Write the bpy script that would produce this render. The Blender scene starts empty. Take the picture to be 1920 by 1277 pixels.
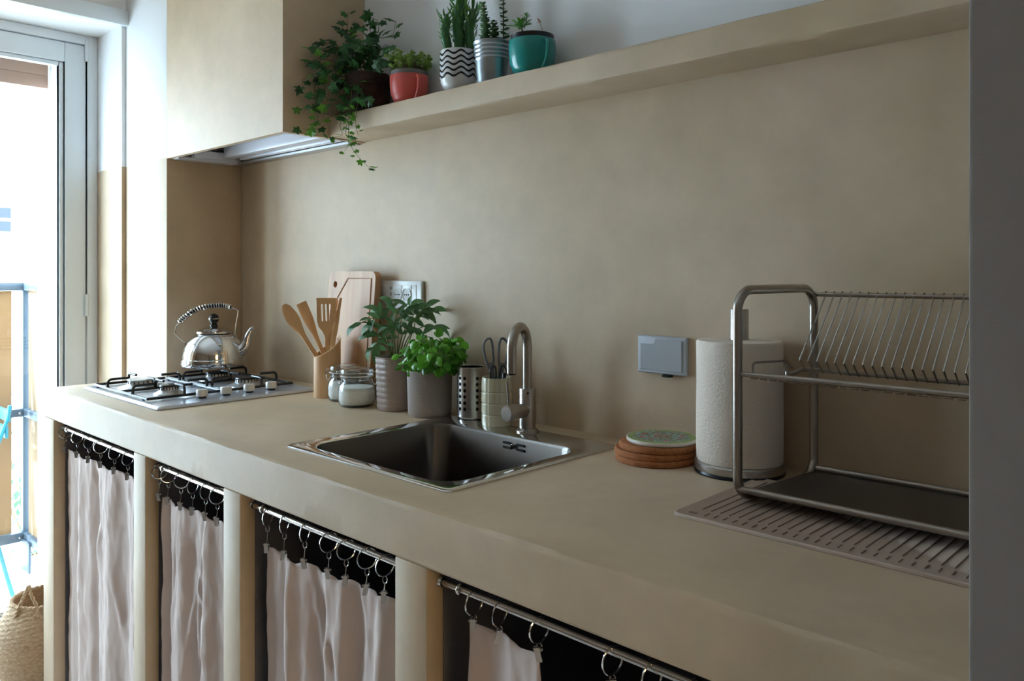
import bpy, bmesh, math, random
from mathutils import Vector, Matrix, noise
random.seed(7)
S = bpy.context.scene
COL = S.collection
PI = math.pi

# ------------------------------------------------------------------ camera
F_PX, YAW, HOR = 1493.32, 0.7633, 508.55          # focal length in pixels (1920 wide), yaw, horizon row
CAM = Vector((2.8678, -1.4941, 0.3836))            # z = 0 is the worktop
cd = bpy.data.cameras.new('camera'); cam = bpy.data.objects.new('camera', cd); COL.objects.link(cam)
cam.location = CAM; cam.rotation_euler = (PI/2, 0, YAW)
cd.sensor_width = 36; cd.lens = F_PX/1920*36; cd.shift_y = -(638.5-HOR)/1920
cd.clip_start = .02; cd.clip_end = 200
S.camera = cam

# ------------------------------------------------------------------ world, light, exposure
FLOOR = -1.04
w = bpy.data.worlds.new('sky'); S.world = w; w.use_nodes = True
bg = w.node_tree.nodes['Background']; bg.inputs[0].default_value = (.635, .835, 1, 1); bg.inputs[1].default_value = 13.5
def area(name, loc, rot, sx, sy, energy, color=(1,1,1), portal=False):
    l = bpy.data.lights.new(name, 'AREA'); l.shape = 'RECTANGLE'; l.size = sx; l.size_y = sy; l.energy = energy; l.color = color
    if portal: l.cycles.is_portal = True
    o = bpy.data.objects.new(name, l); COL.objects.link(o); o.location = loc; o.rotation_euler = rot
    return o
area('door_daylight_portal', (-.99, -1.19, .16), (0, -PI/2, 0), 2.4, 1.52, 1, portal=True)
sl = bpy.data.lights.new('sun', 'SUN'); sl.energy = 13; sl.angle = .02; sl.color = (1, .97, .93)
sun = bpy.data.objects.new('sun', sl); COL.objects.link(sun); sun.rotation_euler = Vector((.16, .72, -.68)).to_track_quat('-Z', 'Y').to_euler()
S.view_settings.view_transform = 'Standard'; S.view_settings.look = 'None'
S.view_settings.gamma = 1; S.view_settings.use_curve_mapping = False
S.view_settings.exposure = 0.47

# ------------------------------------------------------------------ pixel -> place helpers
CA, SA = math.cos(YAW), math.sin(YAW)
def ray(u, v):
    q = (u-960)/F_PX; return Vector((q*CA-SA, q*SA+CA, (HOR-v)/F_PX))
def atz(u, v, z=0): d = ray(u, v); return CAM + d*((z-CAM.z)/d.z)
def aty(u, v, y=0): d = ray(u, v); return CAM + d*((y-CAM.y)/d.y)
def atx(u, v, x=0): d = ray(u, v); return CAM + d*((x-CAM.x)/d.x)
RIGHT = Vector((CA, SA, 0)); FWD = Vector((-SA, CA, 0)); UP = Vector((0,0,1))

# ------------------------------------------------------------------ materials
def lin(c):
    c = [x/255 for x in c]
    return tuple((x/12.92 if x <= .04045 else ((x+.055)/1.055)**2.4) for x in c) + (1,)
MATS = {}
def mk(name, col, rough=.5, metal=0, col2=None, vs=4, vdet=4, stretch=(1,1,1), bump=0, bs=60, bstretch=None, rnd=0, spec=.5, lo=.35, hi=.65, sss=0, coat=0):
    m = bpy.data.materials.new(name); m.use_nodes = True; MATS[name] = m
    nt = m.node_tree; N = nt.nodes; L = nt.links; b = N['Principled BSDF']
    b.inputs['Roughness'].default_value = rough; b.inputs['Metallic'].default_value = metal
    b.inputs['Specular IOR Level'].default_value = spec
    if coat: b.inputs['Coat Weight'].default_value = coat; b.inputs['Coat Roughness'].default_value = .08
    b.inputs['Base Color'].default_value = lin(col)
    tc = N.new('ShaderNodeTexCoord')
    out = None
    if col2:
        mp = N.new('ShaderNodeMapping'); mp.inputs['Scale'].default_value = stretch; L.new(tc.outputs['Object'], mp.inputs[0])
        n = N.new('ShaderNodeTexNoise'); n.inputs['Scale'].default_value = vs; n.inputs['Detail'].default_value = vdet; L.new(mp.outputs[0], n.inputs['Vector'])
        r = N.new('ShaderNodeValToRGB'); r.color_ramp.elements[0].position = lo; r.color_ramp.elements[1].position = hi
        r.color_ramp.elements[0].color = lin(col); r.color_ramp.elements[1].color = lin(col2)
        L.new(n.outputs[0], r.inputs[0]); out = r.outputs[0]
    if rnd:
        oi = N.new('ShaderNodeObjectInfo'); hs = N.new('ShaderNodeHueSaturation')
        mr = N.new('ShaderNodeMapRange'); mr.inputs[3].default_value = 1-rnd; mr.inputs[4].default_value = 1+rnd
        L.new(oi.outputs['Random'], mr.inputs[0]); L.new(mr.outputs[0], hs.inputs['Value'])
        if out: L.new(out, hs.inputs['Color'])
        else: hs.inputs['Color'].default_value = lin(col)
        out = hs.outputs[0]
    if out: L.new(out, b.inputs['Base Color'])
    if bump:
        mp = N.new('ShaderNodeMapping'); mp.inputs['Scale'].default_value = bstretch or (1,1,1); L.new(tc.outputs['Object'], mp.inputs[0])
        n = N.new('ShaderNodeTexNoise'); n.inputs['Scale'].default_value = bs; n.inputs['Detail'].default_value = 5; L.new(mp.outputs[0], n.inputs['Vector'])
        bp = N.new('ShaderNodeBump'); bp.inputs['Strength'].default_value = bump; bp.inputs['Distance'].default_value = .01
        L.new(n.outputs[0], bp.inputs['Height']); L.new(bp.outputs[0], b.inputs['Normal'])
    return m
def plaster(name, split=None):
    """Troweled beige lime plaster; with split, white paint above that height (world z)."""
    m = mk(name, (192,169,138), .42, col2=(207,184,157), vs=1.6, vdet=7, bump=.22, bs=7, spec=.38)
    nt = m.node_tree; N = nt.nodes; L = nt.links; b = N['Principled BSDF']
    # second larger mottle
    src = b.inputs['Base Color'].links[0].from_socket
    tc = N['Texture Coordinate']
    n = N.new('ShaderNodeTexNoise'); n.inputs['Scale'].default_value = 7; n.inputs['Detail'].default_value = 8; n.inputs['Roughness'].default_value = .65
    L.new(tc.outputs['Object'], n.inputs['Vector'])
    mr = N.new('ShaderNodeMapRange'); mr.inputs[1].default_value = .3; mr.inputs[2].default_value = .7; mr.inputs[3].default_value = .88; mr.inputs[4].default_value = 1.07
    L.new(n.outputs[0], mr.inputs[0])
    hs = N.new('ShaderNodeHueSaturation'); L.new(mr.outputs[0], hs.inputs['Value']); L.new(src, hs.inputs['Color'])
    col = hs.outputs[0]
    if split is not None:
        geo = N.new('ShaderNodeNewGeometry'); sp = N.new('ShaderNodeSeparateXYZ'); L.new(geo.outputs['Position'], sp.inputs[0])
        n2 = N.new('ShaderNodeTexNoise'); n2.inputs['Scale'].default_value = 25; L.new(geo.outputs['Position'], n2.inputs['Vector'])
        ad = N.new('ShaderNodeMath'); ad.operation = 'MULTIPLY_ADD'; ad.inputs[1].default_value = .008; L.new(n2.outputs[0], ad.inputs[0]); L.new(sp.outputs[2], ad.inputs[2])
        gt = N.new('ShaderNodeMath'); gt.operation = 'GREATER_THAN'; gt.inputs[1].default_value = split; L.new(ad.outputs[0], gt.inputs[0])
        mx = N.new('ShaderNodeMix'); mx.data_type = 'RGBA'; L.new(gt.outputs[0], mx.inputs[0]); L.new(col, mx.inputs[6]); mx.inputs[7].default_value = lin((238,238,238))
        col = mx.outputs[2]
    L.new(col, b.inputs['Base Color'])
    b1 = b.inputs['Normal'].links[0].from_node; n3 = N.new('ShaderNodeTexNoise'); n3.inputs['Scale'].default_value = 38; n3.inputs['Detail'].default_value = 6; n3.inputs['Roughness'].default_value = .7
    L.new(tc.outputs['Object'], n3.inputs['Vector']); b2 = N.new('ShaderNodeBump'); b2.inputs['Strength'].default_value = .12; b2.inputs['Distance'].default_value = .006
    L.new(n3.outputs[0], b2.inputs['Height']); L.new(b1.outputs[0], b2.inputs['Normal']); L.new(b2.outputs[0], b.inputs['Normal'])
    rr = N.new('ShaderNodeMapRange'); rr.inputs[3].default_value = .42; rr.inputs[4].default_value = .66; L.new(n.outputs[0], rr.inputs[0]); L.new(rr.outputs[0], b.inputs['Roughness'])
    return m
PL = plaster('beige_plaster'); PLW = plaster('beige_plaster_white_above', .795); PLB = plaster('back_wall_plaster', .83)
WHITE = mk('white_wall', (222,224,228), .75, bump=.08, bs=40)
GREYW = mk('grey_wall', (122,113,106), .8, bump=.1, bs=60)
CEIL = mk('ceiling_white', (230,230,230), .9)
FLOORM = mk('floor_tile', (186,180,174), .4, col2=(198,192,186), vs=3)
ROOMW = mk('room_wall', (176,160,142), .85)
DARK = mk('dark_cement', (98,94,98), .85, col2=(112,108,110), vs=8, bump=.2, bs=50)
PVC = mk('white_pvc', (226,232,236), .3)
STEEL = mk('brushed_steel', (176,172,168), .32, 1, col2=(188,184,180), vs=60, stretch=(1,1,8))
SATIN = mk('satin_steel', (168,160,152), .3, 1, bump=.03, bs=300)
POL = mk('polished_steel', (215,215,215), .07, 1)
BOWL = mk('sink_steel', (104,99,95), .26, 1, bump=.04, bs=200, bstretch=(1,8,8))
CHROME = mk('chrome', (220,220,222), .09, 1)
NICKEL = mk('nickel', (196,190,184), .2, 1)
HOBM = mk('hob_enamel', (190,192,200), .28, .6)
IRON = mk('black_enamel', (22,22,24), .28)
BLACK = mk('black_plastic', (18,18,20), .3)
ALU = mk('aluminium', (190,190,190), .35, 1)
KNOBM = mk('knob_grey', (206,202,196), .35, .3)
SILVERP = mk('silver_plastic', (176,180,186), .5, 0)
WPLASTIC = mk('white_plastic', (232,232,230), .3)
WELL_SHADE = mk('socket_well_shade', (196,194,190), .5)  # recess shade painted as grey on the flat disc of a white socket
DKHOLE = mk('dark_hole', (20,18,17), .8)
BAMBOO = mk('bamboo', (222,182,136), .5, col2=(208,162,116), vs=14, stretch=(1,1,.08), bump=.05, bs=90, bstretch=(1,1,.05))
BEECH = mk('beech', (226,182,132), .5, col2=(210,158,106), vs=16, stretch=(1,1,.12), rnd=.06)
BOARDM = mk('acacia', (208,164,118), .5, col2=(174,124,82), vs=9, stretch=(3,1,.25), vdet=6, lo=.3, hi=.72)
CORK = mk('cork', (178,112,64), .85, col2=(160,94,50), vs=120, bump=.3, bs=260)
CLOTH = mk('cotton_cloth', (212,193,184), .9, col2=(204,184,174), vs=5, bump=.06, bs=600, spec=.2)
BROWNCLOTH = mk('tan_lining', (176,130,100), .9)
PAPER = mk('tissue_paper', (236,222,208), .95, bump=.35, bs=240, spec=.1)
CERAM = mk('cream_ceramic', (206,196,164), .22, col2=(214,206,178), vs=10)
TAUPE = mk('taupe_glaze', (170,152,145), .25, col2=(182,165,157), vs=8)
GREYPOT = mk('grey_glaze', (150,139,134), .28, col2=(168,152,143), vs=6)
TEAL = mk('teal_glaze', (30,140,134), .22)
CORAL = mk('coral_glaze', (214,92,82), .38)
ZINC = mk('zinc', (176,184,190), .34, .9, col2=(150,158,164), vs=12)
WICKERD = mk('dark_wicker', (66,44,34), .8, col2=(44,28,22), vs=40)
SEAG = mk('seagrass', (206,178,146), .85, col2=(180,148,114), vs=70, stretch=(1,1,2.5), bump=.5, bs=110)
SOIL = mk('soil', (44,32,24), .95, bump=.8, bs=120)
IVY = mk('ivy_leaf', (36,82,38), .45, col2=(54,106,46), vs=30, rnd=.45)
IVYL = mk('ivy_young_leaf', (92,150,44), .45, rnd=.25)
STEMG = mk('stem_green', (104,124,62), .6)
STEMB = mk('stem_brown', (96,74,48), .7)
SAGE = mk('sage_leaf', (72,116,68), .55, col2=(102,142,88), vs=40, rnd=.25)
BASIL = mk('basil_leaf', (70,142,34), .36, col2=(116,182,56), vs=25, rnd=.5)
SEDUM = mk('sedum_leaf', (140,170,80), .5, col2=(172,198,104), vs=40)
CACT = mk('cactus_green', (48,98,52), .45, col2=(62,116,58), vs=30)
CACTL = mk('cactus_leaf', (88,146,62), .4, rnd=.2)
CRAS = mk('crassula_leaf', (74,108,80), .5, col2=(104,138,84), vs=26)
SUCC = mk('succulent_leaf', (96,156,64), .4, rnd=.25)
DRY = mk('dry_flower', (176,112,84), .8)
SALT = mk('white_salt', (246,244,242), .9, bump=.3, bs=200)
RUBBER = mk('rubber_ring', (214,206,196), .6)
TRAYM = mk('tray_steel', (96,88,82), .3, .8)
MATM = mk('mat_silicone', (194,173,157), .6)
MATG = mk('mat_groove', (120,92,74), .7)
RAILB = mk('railing_blue_grey', (70,86,100), .5)
PANEL = mk('plywood_panel', (150,122,88), .7, col2=(138,110,76), vs=4, stretch=(1,1,.2))
CYAN = mk('cyan_paint', (24,120,140), .4)
STUCCO = mk('rough_stucco', (226,226,222), .9, bump=1, bs=30)
FACADE = mk('facade_white', (240,238,234), .9)
SHUT = mk('shutter_slat', (168,132,114), .6)
WINDK = mk('far_window', (26,32,46), .3)
GREENS = mk('shrub_leaf', (50,92,50), .6, rnd=.3)
SCISS = mk('scissor_grey', (120,122,126), .5)
HOODM = mk('hood_panel', (216,216,222), .4, .2)
def leafy(m, k=.22):
    nt = m.node_tree; N = nt.nodes; L = nt.links; b = N['Principled BSDF']; o = N['Material Output']
    t = N.new('ShaderNodeBsdfTranslucent'); mx = N.new('ShaderNodeMixShader'); mx.inputs[0].default_value = k
    src = b.inputs['Base Color']
    if src.links: L.new(src.links[0].from_socket, t.inputs[0])
    else: t.inputs[0].default_value = src.default_value
    L.new(b.outputs[0], mx.inputs[1]); L.new(t.outputs[0], mx.inputs[2]); L.new(mx.outputs[0], o.inputs[0])
for m_ in (IVY, IVYL, SAGE, BASIL, SEDUM, SUCC, GREENS): leafy(m_)
# thin glass
def glass(name, tint=(1,1,1), rough=0.0, k=1.0):
    m = bpy.data.materials.new(name); m.use_nodes = True; nt = m.node_tree; N = nt.nodes; L = nt.links
    for n in list(N): N.remove(n)
    o = N.new('ShaderNodeOutputMaterial'); t = N.new('ShaderNodeBsdfTransparent'); t.inputs[0].default_value = (*tint,1)
    g = N.new('ShaderNodeBsdfGlossy'); g.inputs['Roughness'].default_value = .02
    lw = N.new('ShaderNodeLayerWeight'); lw.inputs[0].default_value = .5
    pw = N.new('ShaderNodeMath'); pw.operation = 'POWER'; pw.inputs[1].default_value = 4; L.new(lw.outputs['Facing'], pw.inputs[0])
    mu = N.new('ShaderNodeMath'); mu.operation = 'MULTIPLY_ADD'; mu.inputs[1].default_value = .8*k; mu.inputs[2].default_value = .04*k; L.new(pw.outputs[0], mu.inputs[0])
    mx = N.new('ShaderNodeMixShader'); L.new(mu.outputs[0], mx.inputs[0]); L.new(t.outputs[0], mx.inputs[1]); L.new(g.outputs[0], mx.inputs[2]); L.new(mx.outputs[0], o.inputs[0])
    return m
PANE = glass('window_glass', (.97,.99,1)); JARG = glass('jar_glass', (.95,.97,.96), k=1.4)
FILL_BLIND = bpy.data.materials.new('fill_light_blind'); FILL_BLIND.use_nodes = True  # translucent cream, tints the light of the added window
_n = FILL_BLIND.node_tree; _t = _n.nodes.new('ShaderNodeBsdfTranslucent'); _t.inputs[0].default_value = lin((212,184,150)); _n.links.new(_t.outputs[0], _n.nodes['Material Output'].inputs[0])
# perforated tray: dark dots printed on the sheet
def dots(m, sc, col, rad):
    nt = m.node_tree; N = nt.nodes; L = nt.links; b = N['Principled BSDF']
    tc = N.new('ShaderNodeTexCoord'); v = N.new('ShaderNodeTexVoronoi'); v.inputs['Scale'].default_value = sc; v.inputs['Randomness'].default_value = 0
    L.new(tc.outputs['Object'], v.inputs['Vector'])
    lt = N.new('ShaderNodeMath'); lt.operation = 'LESS_THAN'; lt.inputs[1].default_value = rad; L.new(v.outputs['Distance'], lt.inputs[0])
    mx = N.new('ShaderNodeMix'); mx.data_type = 'RGBA'; L.new(lt.outputs[0], mx.inputs[0]); mx.inputs[6].default_value = b.inputs['Base Color'].default_value; mx.inputs[7].default_value = lin(col)
    L.new(mx.outputs[2], b.inputs['Base Color'])
dots(TRAYM, 90, (48,44,42), .2)
def trivet_mat():
    m = mk('trivet_print', (120,132,118), .25); nt = m.node_tree; N = nt.nodes; L = nt.links; b = N['Principled BSDF']
    tc = N.new('ShaderNodeTexCoord'); g = N.new('ShaderNodeVectorMath'); g.operation = 'LENGTH'
    sx = N.new('ShaderNodeSeparateXYZ'); L.new(tc.outputs['Object'], sx.inputs[0])
    cb = N.new('ShaderNodeCombineXYZ'); L.new(sx.outputs[0], cb.inputs[0]); L.new(sx.outputs[1], cb.inputs[1]); L.new(cb.outputs[0], g.inputs[0])
    n = N.new('ShaderNodeTexNoise'); n.inputs['Scale'].default_value = 130; n.inputs['Detail'].default_value = 3; L.new(tc.outputs['Object'], n.inputs['Vector'])
    r = N.new('ShaderNodeValToRGB'); e = r.color_ramp.elements
    e[0].position = .35; e[0].color = lin((96,104,66)); e[1].position = .65; e[1].color = lin((150,166,172))
    x = e.new(.5); x.color = lin((110,132,110)); L.new(n.outputs[0], r.inputs[0])
    # yellow-green border ring
    gt = N.new('ShaderNodeMapRange'); gt.inputs[1].default_value = .052; gt.inputs[2].default_value = .062; L.new(g.outputs['Value'], gt.inputs[0])
    m1 = N.new('ShaderNodeMix'); m1.data_type = 'RGBA'; m1.inputs[7].default_value = lin((140,164,66))
    mm = N.new('ShaderNodeMath'); mm.operation = 'MULTIPLY'; mm.inputs[1].default_value = .65; L.new(gt.outputs[0], mm.inputs[0]); L.new(mm.outputs[0], m1.inputs[0]); L.new(r.outputs[0], m1.inputs[6])
    # eight red flowers round a ring (angle folded) and one ring in the middle
    at = N.new('ShaderNodeMath'); at.operation = 'ARCTAN2'; L.new(sx.outputs[1], at.inputs[0]); L.new(sx.outputs[0], at.inputs[1])
    k = N.new('ShaderNodeMath'); k.operation = 'MULTIPLY'; k.inputs[1].default_value = 8; L.new(at.outputs[0], k.inputs[0])
    co = N.new('ShaderNodeMath'); co.operation = 'COSINE'; L.new(k.outputs[0], co.inputs[0])
    c2 = N.new('ShaderNodeMath'); c2.operation = 'GREATER_THAN'; c2.inputs[1].default_value = .45; L.new(co.outputs[0], c2.inputs[0])
    d = N.new('ShaderNodeMath'); d.operation = 'COMPARE'; d.inputs[1].default_value = .042; d.inputs[2].default_value = .0045; L.new(g.outputs['Value'], d.inputs[0])
    d2 = N.new('ShaderNodeMath'); d2.operation = 'COMPARE'; d2.inputs[1].default_value = .013; d2.inputs[2].default_value = .003; L.new(g.outputs['Value'], d2.inputs[0])
    a1 = N.new('ShaderNodeMath'); a1.operation = 'MULTIPLY'; L.new(c2.outputs[0], a1.inputs[0]); L.new(d.outputs[0], a1.inputs[1])
    a2 = N.new('ShaderNodeMath'); a2.operation = 'MAXIMUM'; L.new(a1.outputs[0], a2.inputs[0]); L.new(d2.outputs[0], a2.inputs[1])
    ng = N.new('ShaderNodeMath'); ng.operation = 'GREATER_THAN'; ng.inputs[1].default_value = .46; L.new(n.outputs[0], ng.inputs[0])
    a3 = N.new('ShaderNodeMath'); a3.operation = 'MULTIPLY'; L.new(a2.outputs[0], a3.inputs[0]); L.new(ng.outputs[0], a3.inputs[1])
    m2 = N.new('ShaderNodeMix'); m2.data_type = 'RGBA'; m2.inputs[7].default_value = lin((170,70,64)); L.new(a3.outputs[0], m2.inputs[0]); L.new(m1.outputs[2], m2.inputs[6])
    L.new(m2.outputs[2], b.inputs['Base Color'])
    return m
TRIV = trivet_mat()
def ribbed(m, freq, diag=0, amt=.5):
    """fine upright (or slanted) flutes: relief only"""
    nt = m.node_tree; N = nt.nodes; L = nt.links; b = N['Principled BSDF']
    tc = N.new('ShaderNodeTexCoord'); sx = N.new('ShaderNodeSeparateXYZ'); L.new(tc.outputs['Object'], sx.inputs[0])
    at = N.new('ShaderNodeMath'); at.operation = 'ARCTAN2'; L.new(sx.outputs[1], at.inputs[0]); L.new(sx.outputs[0], at.inputs[1])
    ma = N.new('ShaderNodeMath'); ma.operation = 'MULTIPLY_ADD'; ma.inputs[1].default_value = diag; L.new(sx.outputs[2], ma.inputs[0]); L.new(at.outputs[0], ma.inputs[2])
    k = N.new('ShaderNodeMath'); k.operation = 'MULTIPLY'; k.inputs[1].default_value = freq; L.new(ma.outputs[0], k.inputs[0])
    s = N.new('ShaderNodeMath'); s.operation = 'SINE'; L.new(k.outputs[0], s.inputs[0])
    bp = N.new('ShaderNodeBump'); bp.inputs['Strength'].default_value = amt; bp.inputs['Distance'].default_value = .002; L.new(s.outputs[0], bp.inputs['Height']); L.new(bp.outputs[0], b.inputs['Normal'])
ribbed(TAUPE, 90, 0, .3); ribbed(GREYPOT, 70, 9, .45)

# ------------------------------------------------------------------ mesh helpers (all in world coordinates)
def obj(name, bm, m, parent=None, origin=None, sharp=38, smooth=True):
    """link a bmesh as one mesh object; parts take the origin of the thing they belong to"""
    if parent is not None:
        o0 = parent.get('_o') or tuple(parent.location); o0 = Vector(o0)
    else: o0 = Vector(origin) if origin is not None else Vector((0,0,0))
    bmesh.ops.remove_doubles(bm, verts=bm.verts, dist=1e-6)
    bmesh.ops.recalc_face_normals(bm, faces=bm.faces)
    bmesh.ops.translate(bm, verts=bm.verts, vec=-o0)
    me = bpy.data.meshes.new(name); bm.to_mesh(me); bm.free()
    if smooth:
        me.shade_smooth(); me.set_sharp_from_angle(angle=math.radians(sharp))
    me.materials.append(m)
    o = bpy.data.objects.new(name, me); COL.objects.link(o)
    if parent is not None: o.parent = parent; O[o.name] = o0
    else: o.location = o0
    O[o.name] = o0
    return o
O = {}
def part(name, bm, m, parent, **k):
    o0 = O.get(parent.name, Vector(parent.location))
    bmesh.ops.remove_doubles(bm, verts=bm.verts, dist=1e-6)
    if k.get('recalc', True): bmesh.ops.recalc_face_normals(bm, faces=bm.faces)
    bmesh.ops.translate(bm, verts=bm.verts, vec=-o0)
    me = bpy.data.meshes.new(name); bm.to_mesh(me); bm.free()
    me.shade_smooth(); me.set_sharp_from_angle(angle=math.radians(k.get('sharp', 38)))
    me.materials.append(m)
    o = bpy.data.objects.new(name, me); COL.objects.link(o); o.parent = parent; O[o.name] = o0
    return o
def tag(o, label, cat, group=None, kind=None):
    if label: o['label'] = label
    if cat: o['category'] = cat
    if group: o['group'] = group
    if kind: o['kind'] = kind
    return o
def thing(name, loc, label, cat, group=None):
    o = bpy.data.objects.new(name, None); COL.objects.link(o); o.location = loc; o.empty_display_size = .02
    O[o.name] = Vector(loc); return tag(o, label, cat, group)
def struct(name, bm, m, label, cat):
    o = obj(name, bm, m); return tag(o, label, cat, kind='structure')
def B(): return bmesh.new()
def box(bm, a, b, bev=0, seg=2):
    a = Vector(a); b = Vector(b); c = (a+b)/2; d = b-a
    r = bmesh.ops.create_cube(bm, size=1, matrix=Matrix.Translation(c) @ Matrix.Diagonal((abs(d.x),abs(d.y),abs(d.z),1)))
    if bev:
        es = list({e for v in r['verts'] for e in v.link_edges})
        bmesh.ops.bevel(bm, geom=es, offset=bev, segments=seg, profile=.5, affect='EDGES')
    return bm
def lathe(bm, prof, c=(0,0,0), seg=40, axis=None, closed=False, wob=None):
    """prof: (radius, height) list along axis from c"""
    c = Vector(c); M = Matrix.Identity(3)
    if axis is not None: M = Vector((0,0,1)).rotation_difference(Vector(axis).normalized()).to_matrix()
    rings = []
    for r, z in prof:
        if r < 1e-6: rings.append([bm.verts.new(c + M @ Vector((0,0,z)))])
        else: rings.append([bm.verts.new(c + M @ Vector((r*math.cos(2*PI*i/seg), r*math.sin(2*PI*i/seg), z))) for i in range(seg)])
    pairs = list(zip(rings, rings[1:]))
    if closed: pairs.append((rings[-1], rings[0]))
    for A, Bq in pairs:
        if len(A) == 1 and len(Bq) == 1: continue
        for i in range(seg):
            j = (i+1) % seg
            if len(A) == 1: bm.faces.new((A[0], Bq[j], Bq[i]))
            elif len(Bq) == 1: bm.faces.new((A[i], A[j], Bq[0]))
            else: bm.faces.new((A[i], A[j], Bq[j], Bq[i]))
    return bm
def tube(bm, pts, r, seg=10, closed=False, caps=True):
    pts = [Vector(p) for p in pts]; n = len(pts)
    rad = r if isinstance(r, (list, tuple)) else [r]*n
    T = []
    for i in range(n):
        a = pts[i-1] if (i or closed) else pts[i]; b = pts[(i+1) % n] if (i < n-1 or closed) else pts[i]
        T.append((b-a).normalized())
    up = Vector((0,0,1)) if abs(T[0].z) < .9 else Vector((1,0,0))
    nrm = (up - T[0]*up.dot(T[0])).normalized(); rings = []
    for i in range(n):
        if i:
            q = T[i-1].rotation_difference(T[i]); nrm = q @ nrm; nrm = (nrm - T[i]*nrm.dot(T[i])).normalized()
        bi = T[i].cross(nrm)
        rings.append([bm.verts.new(pts[i] + (nrm*math.cos(2*PI*k/seg) + bi*math.sin(2*PI*k/seg))*rad[i]) for k in range(seg)])
    m = n if closed else n-1
    for i in range(m):
        A = rings[i]; Bq = rings[(i+1) % n]
        off = 0
        if closed and i == n-1:
            off = min(range(seg), key=lambda s: (Bq[s].co-A[0].co).length)
        for k in range(seg):
            bm.faces.new((A[k], A[(k+1)%seg], Bq[(k+1+off)%seg], Bq[(k+off)%seg]))
    if caps and not closed:
        bm.faces.new(rings[0][::-1]); bm.faces.new(rings[-1])
    return bm
def catmull(P, n=8, closed=False):
    P = [Vector(p) for p in P]; out = []
    N = len(P); rng = range(N) if closed else range(N-1)
    for i in rng:
        p0 = P[i-1] if (i or closed) else P[0]*2-P[1]; p1 = P[i]; p2 = P[(i+1)%N]
        p3 = P[(i+2)%N] if (i+2 < N or closed) else P[-1]*2-P[-2]
        for k in range(n):
            t = k/n
            out.append(.5*((2*p1)+(p2-p0)*t+(2*p0-5*p1+4*p2-p3)*t*t+(3*p1-p0-3*p2+p3)*t**3))
    if not closed: out.append(P[-1])
    return out
def rrect(x0, x1, y0, y1, r, n=6):
    out = []
    for (cx, cy, a0) in ((x1-r, y1-r, 0), (x0+r, y1-r, PI/2), (x0+r, y0+r, PI), (x1-r, y0+r, 1.5*PI)):
        for k in range(n+1):
            a = a0+PI/2*k/n; out.append((cx+r*math.cos(a), cy+r*math.sin(a)))
    return out
def loops(bm, LL, cap0=True, cap1=True):
    """bridge a list of equally long vertex loops (lists of Vectors)"""
    R = [[bm.verts.new(p) for p in l] for l in LL]; n = len(R[0])
    for A, Bq in zip(R, R[1:]):
        for i in range(n):
            j = (i+1) % n; bm.faces.new((A[i], A[j], Bq[j], Bq[i]))
    if cap0: bm.faces.new(R[0][::-1])
    if cap1: bm.faces.new(R[-1])
    return bm
def plate(bm, outline, fr, t, bev=0):
    """extrude a 2-D outline; fr(a, b, d) -> world point, d from 0 to t"""
    if bev:
        cx = sum(p[0] for p in outline)/len(outline); cy = sum(p[1] for p in outline)/len(outline)
        w = max(abs(p[0]-cx) for p in outline); h = max(abs(p[1]-cy) for p in outline)
        ins = [(cx+(p[0]-cx)*(1-bev/w), cy+(p[1]-cy)*(1-bev/h)) for p in outline]
        LL = [[fr(*p, 0) for p in ins], [fr(*p, bev) for p in outline], [fr(*p, t-bev) for p in outline], [fr(*p, t) for p in ins]]
    else: LL = [[fr(*p, 0) for p in outline], [fr(*p, t) for p in outline]]
    return loops(bm, LL)

# ================================================================== THE SETTING
XR = 2.683                                     # end of the niche: side of the near wall
CEZ = 1.66
struct('floor', box(B(), (-.36,-5.1,FLOOR-.1), (5.6,.0,FLOOR)), FLOORM, 'pale tiled kitchen floor', 'floor')
struct('ceiling', box(B(), (-.95,-5.1,CEZ), (5.6,.15,CEZ+.1)), CEIL, 'plain white ceiling', 'ceiling')
struct('wall_back', box(B(), (-.95,0,FLOOR-.1), (5.6,.15,CEZ)), PLB, 'back wall of beige plaster, white above the shelf', 'wall')
bm = B()
box(bm, (-.38,-.287,FLOOR-.1), (0,0,CEZ), .004)              # pilaster beside the hob
box(bm, (-.95,-.302,FLOOR-.1), (-.38,0,CEZ), .003)           # wall with the inner door reveal
box(bm, (-.95,-.43,FLOOR-.1), (-.70,-.302,CEZ))              # outer reveal
box(bm, (-.95,-1.95,1.345), (-.38,-.302,CEZ))                # over the door
box(bm, (-.95,-5.1,FLOOR-.1), (-.38,-1.95,CEZ))
box(bm, (-.95,-1.95,FLOOR-.1), (-.36,-.302,FLOOR))
struct('wall_left', bm, PLW, 'end wall with balcony door, beige plaster below and white above', 'wall')
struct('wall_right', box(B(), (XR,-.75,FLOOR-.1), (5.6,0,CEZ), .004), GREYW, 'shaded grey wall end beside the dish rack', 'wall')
bm = B(); WY0, WY1, WZ0, WZ1 = -2.1, -.85, .15, 1.5
for p, q in (((5.6,-5.1,FLOOR-.1),(5.7,WY0,CEZ)), ((5.6,WY1,FLOOR-.1),(5.7,0,CEZ)), ((5.6,WY0,FLOOR-.1),(5.7,WY1,WZ0)), ((5.6,WY0,WZ1),(5.7,WY1,CEZ))): box(bm, p, q)
struct('wall_room_side', bm, ROOMW, 'side wall of the room behind, opened for the added fill window', 'wall')
w2 = thing('added_fill_window', (5.65,(WY0+WY1)/2,WZ0), 'unseen window with a cream fabric blind, added for warm fill light', 'window'); w2['kind'] = 'structure'  # unseen window added to send warm fill light towards the counter
part('blind', box(B(), (5.64,WY0,WZ0), (5.642,WY1,WZ1)), FILL_BLIND, w2)
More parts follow.
